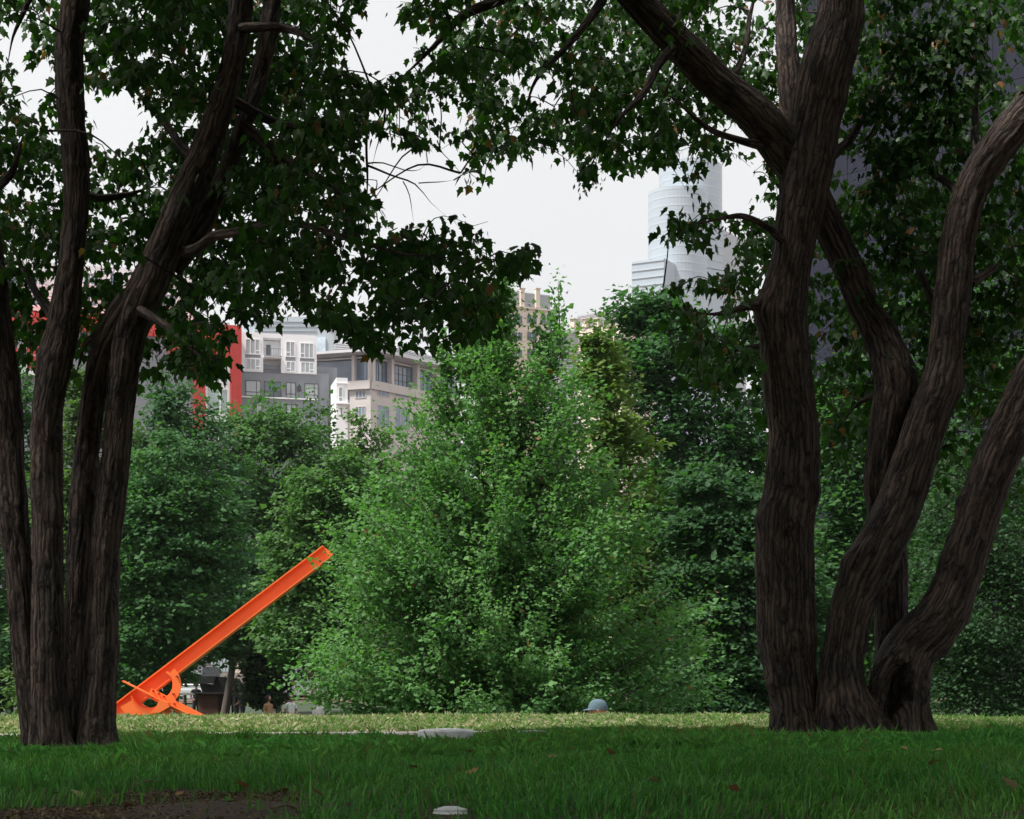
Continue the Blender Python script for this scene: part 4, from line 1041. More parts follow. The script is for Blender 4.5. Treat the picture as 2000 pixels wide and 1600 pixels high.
# beige office towers
f = Fac(985, 430, 1078, 435.5)
b = empty('beige_tower', f.pt(0, 0, .5)); tag(b, 'beige stone tower with louvred top above the broad maple', 'building')
f.block('wall', M['beige'], b, 985, 1077, 601, 14)
f.slab('louvre_screen', M['louvre'], b, 986, 1077, 571, 600.5, -13, -.6)
for i in range(14): f.slab('louvre_slat', M['silver'], b, 986.5, 1076.5, 572.5 + 2 * i, 573.2 + 2 * i, -.6, -.45)
for u in (988, 1016, 1046): f.slab('pilaster', M['beige'], b, u, u + 8, 565, 601, -.8, .3); f.slab('pilaster_cap', M['beige'], b, u - .8, u + 8.8, 563.4, 564.9, -1, .6)
f.slab('cornice', M['beige'], b, 985, 1078.5, 601.2, 604, 0, .7)
for u in (1000, 1028, 1056):
    for v in (615, 648, 681): f.window(b, u, u + 21, v, v + 19, M['pane_dark'], M['beige'], (.5,), (), fw=.15)
f = Fac(1115, 425, 1215, 416)
b = empty('beige_tower', f.pt(0, 0, .5)); tag(b, 'lower beige stone building with grey rooftop box beside the slim tree', 'building')
f.block('wall', M['beige'], b, 1115, 1215, 640, 14)
f.slab('rooftop_box', M['louvre'], b, 1122, 1215, 608, 639.5, -13, -1)
for i in range(12): f.slab('louvre_slat', M['silver'], b, 1122.5, 1214.5, 610 + 2.4 * i, 610.8 + 2.4 * i, -1, -.85)
for u in (1115, 1138, 1162, 1186): f.slab('pilaster', M['beige'], b, u, u + 8, 624, 640, -.9, .3); f.slab('pilaster_cap', M['beige'], b, u - .8, u + 8.8, 622.4, 623.9, -1, .6)
for u in (1124, 1148, 1172):
    for v in (655, 685): f.window(b, u, u + 13, v, v + 18, M['pane_dark'], M['beige'], (.5,), (), fw=.15)
f = Fac(1060, 380, 1130, 380)
b = empty('grey_hall', f.pt(0, 0, .5)); tag(b, 'low grey ribbed hall between the two beige buildings', 'building')
f.block('wall', M['roof_grey'], b, 1060, 1130, 645, 16)
for i in range(18): f.slab('rib', M['louvre'], b, 1060.5, 1129.5, 650 + 4 * i, 651.4 + 4 * i, 0, .15)

# hazy tower
TY = 940
def drum(parent, uc, ru, vtop, zb, Y, name):
    c = P(uc, vtop, Y); r_ = ru / F * Y; z1 = c[2]
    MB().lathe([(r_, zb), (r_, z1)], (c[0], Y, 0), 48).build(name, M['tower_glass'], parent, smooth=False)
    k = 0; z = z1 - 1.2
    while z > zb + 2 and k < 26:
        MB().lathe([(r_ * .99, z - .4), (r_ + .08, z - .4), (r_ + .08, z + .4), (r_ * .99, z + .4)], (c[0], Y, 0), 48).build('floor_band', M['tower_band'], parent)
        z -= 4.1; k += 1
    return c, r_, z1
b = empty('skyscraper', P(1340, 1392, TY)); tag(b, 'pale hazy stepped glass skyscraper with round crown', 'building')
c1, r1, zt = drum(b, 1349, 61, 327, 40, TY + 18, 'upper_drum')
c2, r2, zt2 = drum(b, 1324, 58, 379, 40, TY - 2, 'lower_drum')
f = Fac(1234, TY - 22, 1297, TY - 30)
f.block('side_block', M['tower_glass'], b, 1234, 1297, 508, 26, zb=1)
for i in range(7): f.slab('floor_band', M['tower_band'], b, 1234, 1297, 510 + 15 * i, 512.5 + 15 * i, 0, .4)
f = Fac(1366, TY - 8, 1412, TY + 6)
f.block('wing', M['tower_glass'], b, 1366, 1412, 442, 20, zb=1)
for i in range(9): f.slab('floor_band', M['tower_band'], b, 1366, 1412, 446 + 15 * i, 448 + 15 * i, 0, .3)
f = Fac(1412, TY + 6, 1457, TY + 30)
f.block('rear_wing', M['louvre'], b, 1412, 1457, 460, 12, zb=1)  # darker grey carries the shade on this wing
mb = MB()
for i in range(16):
    a = 2 * math.pi * i / 16; q = (c1[0] + r1 * .86 * math.cos(a), c1[1] + r1 * .86 * math.sin(a)); a2 = 2 * math.pi * (i + 1) / 16; q2 = (c1[0] + r1 * .86 * math.cos(a2), c1[1] + r1 * .86 * math.sin(a2))
    mb.tube((*q, zt), (*q, zt + 5), .2, n=4); mb.tube((*q, zt + 5), (*q2, zt + 5), .25, n=4); mb.tube((*q, zt), (*q2, zt + 5), .15, n=4)
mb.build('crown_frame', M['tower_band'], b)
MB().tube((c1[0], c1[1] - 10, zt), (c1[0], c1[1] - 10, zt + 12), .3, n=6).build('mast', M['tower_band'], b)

# dark blue building, upper right
f = Fac(1568, 136, 2260, 118)
b = empty('theatre_building', f.pt(0, 0, .5)); tag(b, 'windowless midnight blue panelled building rising at the upper right', 'building')
s0, s1, z0, z1 = f.rect(1605, 2260, -150, -150)
f.box(MB(), 0, f.w, .5, 58, -30, -.12).build('wall', M['dark_recess'], b)
pw, ph = f.w / 7, 3.8
pm = None
for i in range(7):
    for j in range(15):
        if pm is None:
            o = f.box(MB(), .02, pw - .02, 1.02, 1 + ph - .02, -.12, 0).build('panel', M['navy'], b); pm = o.data
            o0 = o
        else:
            o = link('panel', pm, b); sh = f.t * (pw * i); o.location = (sh[0], sh[1], ph * j)

# ------------------------------------------------------------------ orange sculpture
SY = 48.0
M['bolt'] = plain('rusty_bolt', (0.30, 0.03, 0.01), .6)
sb = P(300, V0, SY); sb[2] = float(gz(sb[0], SY))
sculp = empty('steel_sculpture', sb); tag(sculp, 'bright orange steel sculpture of a leaning I-beam and arcs', 'sculpture')
def sp(u, v, d): q = P(u, v, SY); return (q[0], SY + d, q[2])
d_ = np.array([632 - 221, 1069 - 1382.0]); d_ /= np.linalg.norm(d_); pn = np.array([-d_[1], d_[0]])   # pn points down-right
E0 = np.array([221, 1382.0]) - d_ * 140; E1 = np.array([633, 1068.5]); W = 23.5
tipb = np.array([651, 1082.0])
def quad(a, b, off0, off1): return [tuple(a + pn * off0), tuple(b + pn * off0), tuple(b + pn * off1), tuple(a + pn * off1)]
MB().prism([tuple(E0), tuple(E1), tuple(tipb), tuple(E1 + pn * W), tuple(E0 + pn * W)], -.02, .02, sp).build('web', M['orange'], sculp)
MB().prism(quad(E0, E1, -2.4, 0), -.22, .22, sp).build('top_flange', M['orange'], sculp)
MB().prism(quad(E0, E1 - d_ * 1, W, W + 2.2), -.22, .22, sp).build('bottom_flange', M['orange'], sculp)
def arc(cx, cy, r0, r1, a0, a1, n=28):
    o = [(cx + r1 * math.cos(R(a0 + (a1 - a0) * i / n)), cy + r1 * math.sin(R(a0 + (a1 - a0) * i / n))) for i in range(n + 1)]
    i_ = [(cx + r0 * math.cos(R(a0 + (a1 - a0) * i / n)), cy + r0 * math.sin(R(a0 + (a1 - a0) * i / n))) for i in range(n + 1)]
    return o, i_
def arc_part(name, cx, cy, r0, r1, a0, a1, da, db):
    o, i_ = arc(cx, cy, r0, r1, a0, a1); mb = MB(); n = len(o)
    vs = [sp(*p, da) for p in o] + [sp(*p, da) for p in i_] + [sp(*p, db) for p in o] + [sp(*p, db) for p in i_]
    fs = []
    for k in range(n - 1):
        fs += [(k, k + 1, n + k + 1, n + k), (2 * n + k, 3 * n + k, 3 * n + k + 1, 2 * n + k + 1), (k, 2 * n + k, 2 * n + k + 1, k + 1), (n + k, n + k + 1, 3 * n + k + 1, 3 * n + k)]
    fs += [(0, n, 3 * n, 2 * n), (n - 1, 3 * n - 1, 4 * n - 1, 2 * n - 1)]
    return mb.add(vs, fs).build(name, M['orange'], sculp)
arc_part('arc_plate', 315, 1338, 29, 44, -46, 62, -.40, -.36)
arc_part('arc_plate', 315, 1338, 27, 30, -60, 62, -.36, .36)
arc_part('arc_plate', 295, 1350, 35, 62, 40, 150, -.40, -.36)
arc_part('arc_plate', 295, 1350, 33, 36, 30, 165, -.36, .36)
c0 = np.array([248, 1330.0]); c1_ = np.array([374, 1393.0]); cd = (c1_ - c0) / np.linalg.norm(c1_ - c0); cn = np.array([-cd[1], cd[0]])
c9 = c1_ + cd * 150
MB().prism([tuple(c0), tuple(c9), tuple(c9 + cn * 2.2), tuple(c0 + cn * 2.2)], -.58, -.30, sp).build('cross_flange', M['orange'], sculp)
q0 = np.array([297, 1352.0])
MB().prism([tuple(q0 + cn * -9 + cd * 2), tuple(c9 + cn * -10), tuple(c9 + cn * 12), tuple(q0 + cd * 30 + cn * 10), tuple(q0 + cn * 10)], -.46, -.42, sp).build('cross_web', M['orange'], sculp)
MB().prism([(322, 1366), (338, 1372), (341, 1381), (322, 1392), (303, 1393), (316, 1380)], -.75, -.45, sp).build('gusset', M['orange'], sculp)
for (u, v) in [(306, 1350), (317, 1355), (327, 1361), (307, 1362), (317, 1367), (347, 1375), (352, 1322), (345, 1356)]:
    MB().tube(sp(u, v, -.52), sp(u, v, -.40), .028, n=8).build('bolt', M['bolt'], sculp)

# ------------------------------------------------------------------ covers, litter
def disc(u, v, Y, wpx, mat, label, h=.05):
    x = (u - U0) / F * Y; r_ = wpx / 2 / F * Y; z = float(gz(x, Y))
    t = empty('round_cover', (x, Y, z)); tag(t, label, 'cover')
    MB().lathe([(r_ * .9, -.05), (r_, -.02), (r_, h - .012), (r_ - .012, h), (r_ * .83, h)], (x, Y, z), 40).build('rim', mat, t, smooth=False)
    MB().lathe([(r_ * .84, h - .02), (r_ * .84, h + .004), (.02, h + .012)], (x, Y, z), 40).build('lid', mat, t)
    return t
disc(872, 1441, 14.1, 112, M['white_cover'], 'white round cover set in the grass by the path', .075)
disc(1040, 1441, 14.2, 66, M['green_cover'], 'faded green round cover half hidden in shaded grass', .05)
disc(880, 1588, 5.25, 78, M['white_cover'], 'white disc sunk in the grass at the bottom edge', .012)
disc(1955, 1533, 7.3, 110, M['concrete'], 'flat grey round slab in bare soil at the right edge', .02)

def ground_pt(u, v):
    ys = np.arange(4.3, 15.2, .02); vv = V0 - F * gz((u - U0) / F * ys, ys) / ys
    y = float(np.interp(-v, -vv, ys)); x = (u - U0) / F * y
    return x, y, float(gz(x, y))
litter = bpy.data.meshes.new('fallen_leaf')
lv = LT[0].copy(); lv[:, 2] = lv[:, 2] * -.9 + .1
lm1 = mesh_np('fallen_leaf', lv, LT[1]); lm1.materials.append(M['dry_leaf'])
lm2 = mesh_np('fallen_leaf', lv, LT[1]); lm2.materials.append(M['dry_pale'])
bpy.data.meshes.remove(litter)
for i, (u, v) in enumerate([(115, 1557), (265, 1560), (355, 1560), (165, 1566), (480, 1548), (565, 1552), (560, 1585), (815, 1530), (935, 1535), (912, 1492), (1070, 1503), (1335, 1465), (1285, 1560), (1430, 1585), (1655, 1495), (1822, 1490), (1765, 1487), (1810, 1525), (1985, 1580), (620, 1590), (240, 1580), (440, 1575), (775, 1482), (1195, 1500)]):
    x, y, z = ground_pt(u, v)
    o = link('fallen_leaf', lm1 if i % 3 else lm2)
    o.location = (x, y, z + (.012 if v > 1545 and u < 620 else .055)); s_ = random.uniform(.035, .06); o.scale = (s_,) * 3
    o.rotation_euler = (random.uniform(-.5, .5), random.uniform(-.5, .5), random.uniform(0, 6.28))
    tag(o, 'small dry brown leaf fallen on the shaded ground', 'leaf', 'fallen dry leaves')
for (u, v, du, dv) in [(255, 1548, 60, -14), (530, 1588, 70, 6)]:
    x, y, z = ground_pt(u, v); x2, y2, z2 = ground_pt(u + du, v + dv)
    o = MB().tube((x, y, z + .015), ((x + x2) / 2, (y + y2) / 2, (z + z2) / 2 + .03), .005, .004, 6).tube(((x + x2) / 2, (y + y2) / 2, (z + z2) / 2 + .03), (x2, y2, z2 + .015), .004, .002, 6).build('dry_twig', M['twig'])
    tag(o, 'thin dry twig lying on the bare soil patch' if u < 300 else 'dry twig beside the soil patch at the bottom edge', 'twig')
# crumbs of bark and soil in the bare patch
r_ = np.random.default_rng(77); N = 14000
y = r_.uniform(4.5, 6.5, N); u = r_.uniform(0, 640, N); x = (u - U0) / F * y
k_ = r_.uniform(0, 1, N) < bare(x, y); x, y = x[k_], y[k_]; N = len(x)
p = np.stack([x, y, gz(x, y) + .004], 1); g = r_.uniform(0, 1, (N, 1)) ** 3
V, f_, c_ = leaf_mesh(p, r_.normal(0, 1, (N, 3)) * [1, 1, .25], np.array([0, 0, 1.]) + r_.normal(0, .4, (N, 3)), r_.uniform(.004, .018, N), np.array([.085, .055, .042]) * (1 - g) + np.array([.42, .31, .21]) * g, K2, r_)
o = link('mulch', mesh_np('mulch', V, f_, {'Col': c_}), None, M['grass']); tag(o, 'brown bark crumbs over the bare soil patch', 'mulch', kind='stuff')

# ------------------------------------------------------------------ people
M['skin_a'] = plain('light_skin', (0.42, 0.24, 0.17), .6, var=.05)
M['skin_b'] = plain('brown_skin', (0.16, 0.08, 0.05), .6, var=.05)
M['cap'] = plain('slate_blue_cloth', (0.075, 0.125, 0.155), .85, var=.12, scale=20, bump=.2)
M['dark_cloth'] = plain('black_cloth', (0.012, 0.013, 0.016), .9)
M['navy_cloth'] = plain('navy_cloth', (0.018, 0.024, 0.045), .9)
M['white_cloth'] = plain('white_cloth', (0.72, 0.72, 0.74), .9, var=.05)
M['tan_cloth'] = plain('tan_cloth', (0.42, 0.24, 0.13), .9)
M['hair'] = plain('dark_hair', (0.018, 0.013, 0.011), .7, var=.3, scale=40)

def skin_body(name, J, E, parent, matfn, mats):
    """J {name:(xyz, r)} ; E edges; one continuous skinned body"""
    ks = list(J); me = bpy.data.meshes.new(name)
    me.from_pydata([J[k][0] for k in ks], [(ks.index(a), ks.index(b)) for a, b in E], []); me.update()
    o = bpy.data.objects.new(name + '_cage', me); col.objects.link(o)
    m = o.modifiers.new('skin', 'SKIN'); m.use_smooth_shade = True
    for i, k in enumerate(ks):
        sv = me.skin_vertices[0].data[i]; sv.radius = (J[k][1], J[k][1]); sv.use_root = (k == 'pelvis')
    o.modifiers.new('sub', 'SUBSURF').levels = 1
    o.modifiers['sub'].render_levels = 1
    dg = bpy.context.evaluated_depsgraph_get()
    nm = bpy.data.meshes.new_from_object(o.evaluated_get(dg)); nm.name = name
    bpy.data.objects.remove(o)
    nm.materials.clear()
    for q in mats: nm.materials.append(q)
    for p in nm.polygons: p.material_index = matfn(p.center); p.use_smooth = True
    return link(name, nm, parent)

def head_mesh(c, h, face, mat, parent):
    """head with brow, nose, chin and ears; face: unit xy direction"""
    fx, fy = face; n, k = 24, 18; vs = []
    for j in range(k + 1):
        ph = math.pi * j / k
        for i in range(n):
            th = 2 * math.pi * i / n
            f_ = math.sin(ph) * math.cos(th); s_ = math.sin(ph) * math.sin(th); z = math.cos(ph)
            fr_ = 1.0 + (.16 * math.exp(-((z + .12) / .16) ** 2 - (s_ / .16) ** 2) if f_ > 0 else .10)
            jaw = 1 - .22 * max(0, -z) ** 1.5
            ear = .16 * math.exp(-((z + .05) / .2) ** 2 - (f_ / .15) ** 2)
            a, b_, zz = f_ * .42 * fr_ * (jaw if f_ < 0 else 1 - .08 * max(0, -z)), s_ * (.33 + ear) * jaw, z * .5
            vs.append((c[0] + h * (a * fx - b_ * fy), c[1] + h * (a * fy + b_ * fx), c[2] + h * zz))
    fs = [(j * n + i, j * n + (i + 1) % n, (j + 1) * n + (i + 1) % n, (j + 1) * n + i) for j in range(k) for i in range(n)]
    return MB().add(vs, fs).build('head', mat, parent, smooth=True)

def hand(J, E, key, p, d, s):
    """five finger chains from the wrist"""
    d = Vector(d).normalized(); side = d.orthogonal().normalized()
    J[key + 'palm'] = (tuple(Vector(p) + d * .07), .030); E.append((key, key + 'palm'))
    for i in range(5):
        o = (i - 2) * .018; ln = (.05, .075, .085, .078, .06)[i]
        a = Vector(p) + d * (.05 if i == 0 else .095) + side * o * (2.0 if i == 0 else 1)
        b_ = a + d * ln * .8 + side * o * .6 + Vector((0, .02, 0))
        J[f'{key}f{i}'] = (tuple(a), .010); J[f'{key}t{i}'] = (tuple(b_), .008)
        E += [(key + 'palm', f'{key}f{i}'), (f'{key}f{i}', f'{key}t{i}')]

def standing(label, x, Y, H, shirt, trousers, skin, face, group=None, arm=0.15, hair=True, bend=.3):
    z = float(gz(x, Y)); t = empty('person', (x, Y, z)); tag(t, label, 'person', group)
    fx, fy = face; sx, sy = -fy, fx
    def q(side, fwd, up): return (x + side * sx * H + fwd * fx * H, Y + side * sy * H + fwd * fy * H, z + up * H)
    J = {'pelvis': (q(0, 0, .52), .075 * H), 'waist': (q(0, .005, .60), .07 * H), 'chest': (q(0, 0, .72), .085 * H), 'neck': (q(0, 0, .825), .036 * H), 'skull': (q(0, .01, .86), .034 * H)}
    E = [('pelvis', 'waist'), ('waist', 'chest'), ('chest', 'neck'), ('neck', 'skull')]
    for s, n in ((1, 'l'), (-1, 'r')):
        J[n + 'sh'] = (q(.105 * s, 0, .79), .036 * H); J[n + 'el'] = (q(.135 * s, -.01, .63), .025 * H)
        J[n + 'wr'] = (q(.13 * s - .03 * s, .02 + bend * .35 * (1 if arm else .3), .50 + bend * .25), .018 * H)
        E += [('chest', n + 'sh'), (n + 'sh', n + 'el'), (n + 'el', n + 'wr')]
        hand(J, E, n + 'wr', J[n + 'wr'][0], (fx * .8, fy * .8, -.3), s)
        st_ = .06 * s * (1 if arm else .4)
        J[n + 'hip'] = (q(.05 * s, 0, .48), .055 * H); J[n + 'kn'] = (q(.055 * s, st_ + .01, .27), .036 * H); J[n + 'an'] = (q(.055 * s, st_ * 1.2, .045), .025 * H); J[n + 'to'] = (q(.06 * s, st_ * 1.2 + .09, .02), .02 * H)
        E += [('pelvis', n + 'hip'), (n + 'hip', n + 'kn'), (n + 'kn', n + 'an'), (n + 'an', n + 'to')]
    def mf(c):
        up = (c[2] - z) / H; lat = abs((c[0] - x) * sx + (c[1] - Y) * sy) / H
        fw = ((c[0] - x) * fx + (c[1] - Y) * fy) / H
        if up > .815: return 0
        if up < .52 and lat < .105 and not (fw > .1 and up > .4): return 3 if up < .05 else 2
        if lat > .095 and up < .68 or fw > .1: return 0
        return 1
    skin_body('body', J, E, t, mf, [skin, shirt, trousers, M['dark_cloth']])
    hc_ = q(0, .012, .925); head_mesh(hc_, .135 * H, face, skin, t)
    if hair:
        mb = MB(); cc = Vector(q(0, -.008, .945)); mb.lathe([(.058 * H, -.06 * H), (.064 * H, -.01 * H), (.058 * H, .028 * H), (.035 * H, .05 * H), (.008 * H, .058 * H)], cc, 16)
        mb.build('hair', M['hair'], t, smooth=True)
    return t
standing('person in a white T-shirt with dark hair walking past the trees', (568 - U0) / F * 70, 70, 1.70, M['white_cloth'], M['dark_cloth'], M['skin_b'], (.5, -.86), 'people beyond the lawn')
standing('person in tan top carrying something white beyond the crest', (524 - U0) / F * 70, 70, 1.66, M['tan_cloth'], M['dark_cloth'], M['skin_a'], (.8, -.6), 'people beyond the lawn', hair=True)
standing('person in black standing at the end of the dark pavilion', (459 - U0) / F * 78, 78, 1.95, M['dark_cloth'], M['dark_cloth'], M['skin_b'], (-.7, -.7), 'people beyond the lawn', arm=0)
standing('person in navy clothes standing behind the one in black', (474 - U0) / F * 79, 79, 1.85, M['navy_cloth'], M['navy_cloth'], M['skin_b'], (-.9, -.4), 'people beyond the lawn', arm=0)
standing('dark clothed person behind the counter left of the brick pier', (383 - U0) / F * 83, 83, 1.9, M['dark_cloth'], M['dark_cloth'], M['skin_b'], (.6, -.8), 'people beyond the lawn', arm=0)

# person in the cap, sitting just over the crest
CY = 21.6
hx, hz_ = (1167 - U0) / F * CY, (V0 - 1387.5) / F * CY
gx = float(gz(hx, CY)); t = empty('person', (hx, CY, gx)); tag(t, 'person in a slate blue cap sitting just over the crest', 'person', 'people beyond the lawn')
hh = .235; hc_ = (hx, CY, hz_)
def q(fwd, side, up): return (hx - fwd, CY + side, gx + up)
zs_ = hz_ - gx
J = {'pelvis': (q(-.12, 0, .12), .13), 'waist': (q(-.10, 0, .28), .12), 'chest': (q(-.03, 0, max(.4, zs_ - .30)), .14), 'neck': (q(0, 0, zs_ - .12), .055), 'skull': (q(.0, 0, zs_ - .06), .052)}
E = [('pelvis', 'waist'), ('waist', 'chest'), ('chest', 'neck'), ('neck', 'skull')]
for s, n in ((1, 'l'), (-1, 'r')):
    J[n + 'sh'] = (q(-.02, .17 * s, max(.45, zs_ - .22)), .062); J[n + 'el'] = (q(.10, .22 * s, max(.3, zs_ - .45)), .043); J[n + 'wr'] = (q(.32, .10 * s, .34), .03)
    E += [('chest', n + 'sh'), (n + 'sh', n + 'el'), (n + 'el', n + 'wr')]; hand(J, E, n + 'wr', J[n + 'wr'][0], (-1, 0, -.2), s)
    J[n + 'hip'] = (q(-.05, .09 * s, .12), .09); J[n + 'kn'] = (q(.33, .15 * s, .30), .065); J[n + 'an'] = (q(.55, .10 * s, .06), .045); J[n + 'to'] = (q(.72, .11 * s, .04), .035)
    E += [('pelvis', n + 'hip'), (n + 'hip', n + 'kn'), (n + 'kn', n + 'an'), (n + 'an', n + 'to')]
skin_body('body', J, E, t, lambda c: 0 if c[2] > hz_ - .13 or c[0] < hx - .2 and c[2] > gx + .25 else (1 if c[2] > gx + .2 and c[0] > hx - .16 else 2), [M['skin_a'], M['navy_cloth'], M['dark_cloth']])
head_mesh(hc_, hh, (-1, 0), M['skin_a'], t)
cap = MB(); n = 24; vs = []
for j in range(9):
    ph = math.pi / 2 * j / 8
    for i in range(n):
        th = 2 * math.pi * i / n
        vs.append((hx + .006 + .118 * math.cos(ph) ** .7 * math.cos(th), CY + .098 * math.cos(ph) ** .7 * math.sin(th), hz_ + .004 + .128 * math.sin(ph)))
fs = [(j * n + i, j * n + (i + 1) % n, (j + 1) * n + (i + 1) % n, (j + 1) * n + i) for j in range(8) for i in range(n)]
cap.add(vs, fs); cp = cap.build('cap', M['cap'], t, smooth=True)
bill = MB(); top, bot = [], []
for i in range(13):
    a = -1.15 + 2.3 * i / 12
    top.append((hx - .09 * math.cos(a) - .012, CY + .085 * math.sin(a), hz_ + .022)); bot.append((hx - .075 * math.cos(a) - .09 * max(0, math.cos(a)) - .012, CY + .085 * math.sin(a), hz_ + .008 - .004 * math.cos(a)))
vs = top + bot + [(a, b_, c - .006) for a, b_, c in top] + [(a, b_, c - .006) for a, b_, c in bot]; fs = []
for i in range(12): fs += [(i, i + 1, 14 + i, 13 + i), (26 + i, 39 + i, 40 + i, 27 + i), (13 + i, 14 + i, 40 + i, 39 + i)]
bill.add(vs, fs).build('bill', M['cap'], cp, smooth=False)
MB().lathe([(.008, 0), (.006, .006)], (hx + .006, CY, hz_ + .131), 8).build('button', M['cap'], cp)

# ------------------------------------------------------------------ dark pavilion, cars, street behind
M['black_metal'] = plain('black_roofing', (0.018, 0.018, 0.02), .5, var=.2)
M['brick'] = plain('dark_brick', (0.10, 0.045, 0.033), .9, var=.35, scale=9, stretch=(1, 1, 4))
KY = 80.0
def kp(u, v, d): q_ = P(u, v, KY); return (q_[0], KY + d, q_[2])
kz = float(gz((420 - U0) / F * KY, KY))
t = empty('barbecue_pavilion', (kp(420, 1392, 0)[0], KY, kz)); tag(t, 'black roofed barbecue shelter on a brick pier under the trees', 'pavilion')
MB().prism([(384, 1334), (392, 1322), (428, 1322), (424, 1336)], -.9, 1.2, kp).build('roof', M['black_metal'], t)
MB().prism([(424, 1337), (429, 1322), (462, 1325), (470, 1344), (470, 1352), (424, 1352)], -.7, 1.0, kp).build('hood', M['black_metal'], t)
MB().prism([(386, 1334.5), (424, 1336.5), (424, 1352), (392, 1352)], .4, .9, kp).build('back_panel', M['black_metal'], t)
MB().prism([(384, 1352.2), (472, 1352.2), (472, 1355.5), (384, 1355.5)], -1.0, 1.1, kp).build('counter', M['black_metal'], t)
MB().prism([(393, 1355.7), (431, 1355.7), (431, 1445), (393, 1445)], -.8, .8, kp).build('brick_pier', M['brick'], t)
MB().prism([(437, 1355.7), (441, 1355.7), (441, 1445), (437, 1445)], -.3, .3, kp).build('post', M['black_metal'], t)
MB().prism([(462, 1355.7), (466, 1355.7), (466, 1445), (462, 1445)], -.3, .3, kp).build('post', M['black_metal'], t)
tt_ = MB().prism([(345, 1354), (384, 1353), (384, 1357), (345, 1358)], -.5, .5, kp).prism([(360, 1358), (363, 1358), (363, 1445), (360, 1445)], -.2, .2, kp).build('picnic_table', M['concrete']); tag(tt_, 'pale narrow table top beside the dark shelter', 'table')

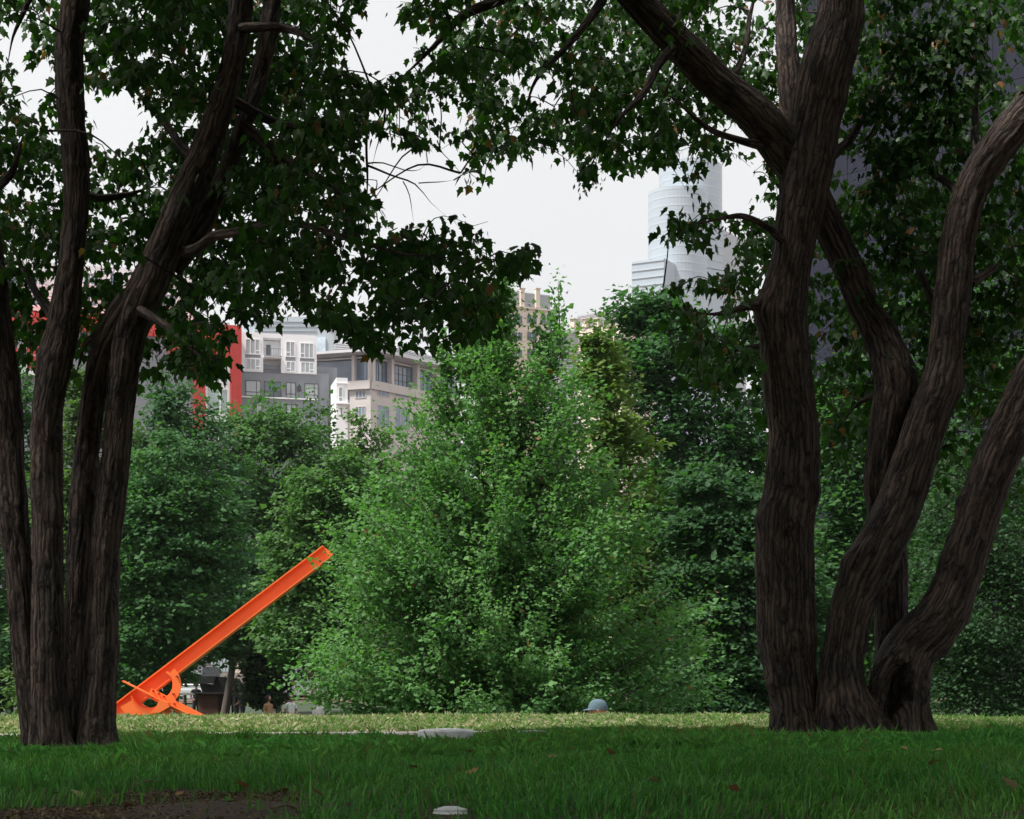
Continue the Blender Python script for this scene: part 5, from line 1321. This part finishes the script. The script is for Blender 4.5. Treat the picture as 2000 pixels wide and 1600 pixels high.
M['car_white'] = plain('white_car_paint', (0.74, 0.75, 0.77), .25, var=.02)
M['car_silver'] = plain('silver_car_paint', (0.42, 0.43, 0.45), .3, metal=.4, var=.03)
M['car_glass'] = glassmat('car_glass', (0.02, 0.024, 0.028), .05)
M['tyre'] = plain('tyre_rubber', (0.02, 0.02, 0.02), .9)
M['tail'] = plain('red_lamp_lens', (0.5, 0.02, 0.02), .2)
def car(label, u, Y, rot, paint, hgt=1.75, ln=4.7):
    x = (u - U0) / F * Y; z = float(gz(x, Y)); t = empty('parked_car', (x, Y, z)); tag(t, label, 'car', 'cars parked along the street')
    Mx = Matrix.Translation((x, Y, z)) @ Matrix.Rotation(R(rot), 4, 'Z'); h = hgt; w = .92
    def loft(secs, name, mat, par):
        mb = MB(); n = len(secs[0]); vs = [tuple(Mx @ Vector(p)) for s in secs for p in s]
        fs = [(j * n + i, j * n + (i + 1) % n, (j + 1) * n + (i + 1) % n, (j + 1) * n + i) for j in range(len(secs) - 1) for i in range(n)]
        fs += [tuple(range(n))[::-1], tuple(range((len(secs) - 1) * n, len(secs) * n))]
        return mb.add(vs, fs).build(name, mat, par, smooth=False, bevel=.04)
    def sec(xx, zb, zt, ww): return [(xx, -ww, zb), (xx, -ww * 1.0, zb + (zt - zb) * .6), (xx, -ww * .93, zt), (xx, ww * .93, zt), (xx, ww, zb + (zt - zb) * .6), (xx, ww, zb)]
    body = loft([sec(-ln / 2, .45, .98, .80), sec(-ln / 2 + .15, .28, 1.02, .90), sec(-ln * .2, .25, 1.03, w), sec(ln * .15, .25, 1.02, w), sec(ln * .36, .26, .95, .90), sec(ln / 2 - .08, .32, .82, .84), sec(ln / 2, .42, .70, .74)], 'body', paint, t)
    def rs(xx, zz, ww): return [(xx, -ww, zz), (xx, ww, zz)]
    xb0, xb1, xf1, xf0 = -ln / 2 + .18, -ln / 2 + .5, ln * .06, ln * .24
    mb = MB(); vs = [Mx @ Vector(p) for p in [(xb0, -.84, 1.0), (xb0, .84, 1.0), (xf0, .84, 1.0), (xf0, -.84, 1.0), (xb1, -.70, h), (xb1, .70, h), (xf1, .70, h), (xf1, -.70, h)]]
    mb.add(vs, [(0, 1, 2, 3)[::-1], (4, 5, 6, 7), (0, 1, 5, 4)[::-1], (1, 2, 6, 5)[::-1], (2, 3, 7, 6)[::-1], (3, 0, 4, 7)[::-1]]); mb.build('cabin', paint, t, bevel=.08)
    for nm, pts in (('rear_window', [(xb0, -.72, 1.08), (xb0, .72, 1.08), (xb1, .60, h - .12), (xb1, -.60, h - .12)]), ('windscreen', [(xf0, -.74, 1.06), (xf0, .74, 1.06), (xf1, .62, h - .08), (xf1, -.62, h - .08)])):
        sgn = -1 if nm == 'rear_window' else 1
        pp = [Vector(p) + Vector((sgn * (.0 + .03), 0, .012)) for p in pts]
        # lie on the sloping face, 2 cm proud
        lo, hi = (xb0, xb1) if sgn < 0 else (xf0, xf1)
        pp = [Vector((lo + (hi - lo) * (p[2] - 1.0) / (h - 1.0) + sgn * .025, p[1], p[2])) for p in pts]
        MB().add([Mx @ p for p in pp] + [Mx @ (p - Vector((sgn * .02, 0, 0))) for p in pp], [(0, 1, 2, 3), (4, 7, 6, 5), (0, 4, 5, 1), (1, 5, 6, 2), (2, 6, 7, 3), (3, 7, 4, 0)]).build(nm, M['car_glass'], t)
    for s in (-1, 1):
        def yy(zz): return s * (.84 + (.70 - .84) * (zz - 1.0) / (h - 1.0) + .02)
        for a, b_ in ((xb0 + .35, -ln * .10), (-ln * .08, ln * .15)):
            z0, z1 = 1.07, h - .13
            pp = [Vector((a, yy(z0), z0)), Vector((b_ + .08, yy(z0), z0)), Vector((b_ - .05, yy(z1), z1)), Vector((a + .15, yy(z1), z1))]
            MB().add([Mx @ p for p in pp] + [Mx @ (p - Vector((0, s * .015, 0))) for p in pp], [(0, 1, 2, 3), (4, 7, 6, 5), (0, 4, 5, 1), (1, 5, 6, 2), (2, 6, 7, 3), (3, 7, 4, 0)]).build('side_window', M['car_glass'], t)
        for xx in (-ln * .3, ln * .3):
            wh = MB().tube(Mx @ Vector((xx, s * .95, .34)), Mx @ Vector((xx, s * .72, .34)), .34, n=20).build('wheel', M['tyre'], t)
            MB().tube(Mx @ Vector((xx, s * .965, .34)), Mx @ Vector((xx, s * .94, .34)), .21, n=16).build('rim', M['car_silver'], wh)
        MB().box(-ln / 2 - .01, -ln / 2 + .12, s * .62 - .13, s * .62 + .13, .78, .98, Mx).build('tail_lamp', M['tail'], t)
        MB().box(-ln * .32, ln * .06, s * .60 - .03, s * .60 + .03, h + .03, h + .07, Mx).build('roof_rail', M['car_silver'], t)
    return t
car('white sport utility car with dark rear window half hidden by leaves', 562, 104, 68, M['car_white'], 1.85)
car('white car parked behind the first with only its roof showing', 560, 118, 40, M['car_white'], 1.9, 4.9)
car('white car glimpsed through the gap left of the dark shelter', 376, 98, 10, M['car_white'], 1.7)
car('white van-like car behind the shelter roof with sloping windscreen', 398, 112, 25, M['car_silver'], 2.0, 5.0)
M['siding'] = plain('pale_blue_siding', (0.42, 0.50, 0.54), .7, var=.05)
f = Fac(405, 150, 700, 150)
b = empty('street_building', f.pt(0, 0, .9)); tag(b, 'pale street front glimpsed between trunks beyond the parked cars', 'building')
f.block('wall', M['siding'], b, 405, 452, 1240, 6, zb=.9); f.block('wall', M['beige'], b, 452.2, 486, 1240, 6, zb=.9); f.block('wall', M['brick'], b, 575, 700, 1288, 6, zb=.9)
for u in range(406, 450, 6): f.slab('siding_board', M['siding'], b, u, u + 4.6, 1242, 1312, 0, .12)
f.slab('base_course', M['concrete'], b, 405, 486, 1314, 1345, 0, .3)
f.slab('awning', M['red_metal'], b, 575, 640, 1283, 1292, 0, 1.6)
strip('street', lambda x: 100.5, lambda x: 122.0, list(np.linspace(-90, 90, 12)), .02, plain('asphalt', (.055, .055, .06), .9, var=.15, scale=4))
# park boulder
bo = MB(); bx_, bz_ = (628 - U0) / F * 66, float(gz((628 - U0) / F * 66, 66))
bo.lathe([(.30, -.1), (.36, .3), (.36, .8), (.32, 1.10), (.2, 1.2), (.05, 1.22)], (bx_, 66, bz_), 20, 1.0, .7)
o = bo.build('boulder', plain('grey_stone', (.16, .16, .16), .9, var=.3, scale=4, bump=.3), smooth=True); tag(o, 'rounded grey boulder at the left foot of the broad maple', 'boulder')

# ------------------------------------------------------------------ air
m = bpy.data.materials.new('pale_air'); m.use_nodes = True; nt = m.node_tree; nt.nodes.clear()
out = nt.nodes.new('ShaderNodeOutputMaterial'); pv = nt.nodes.new('ShaderNodeVolumePrincipled')
pv.inputs['Color'].default_value = (.93, .95, .97, 1); pv.inputs['Density'].default_value = .00010; pv.inputs['Anisotropy'].default_value = .0
nt.links.new(pv.outputs[0], out.inputs['Volume'])
o = MB().box(-730, 730, -45, 1320, -5, 320).build('haze', m); tag(o, kind='stuff')
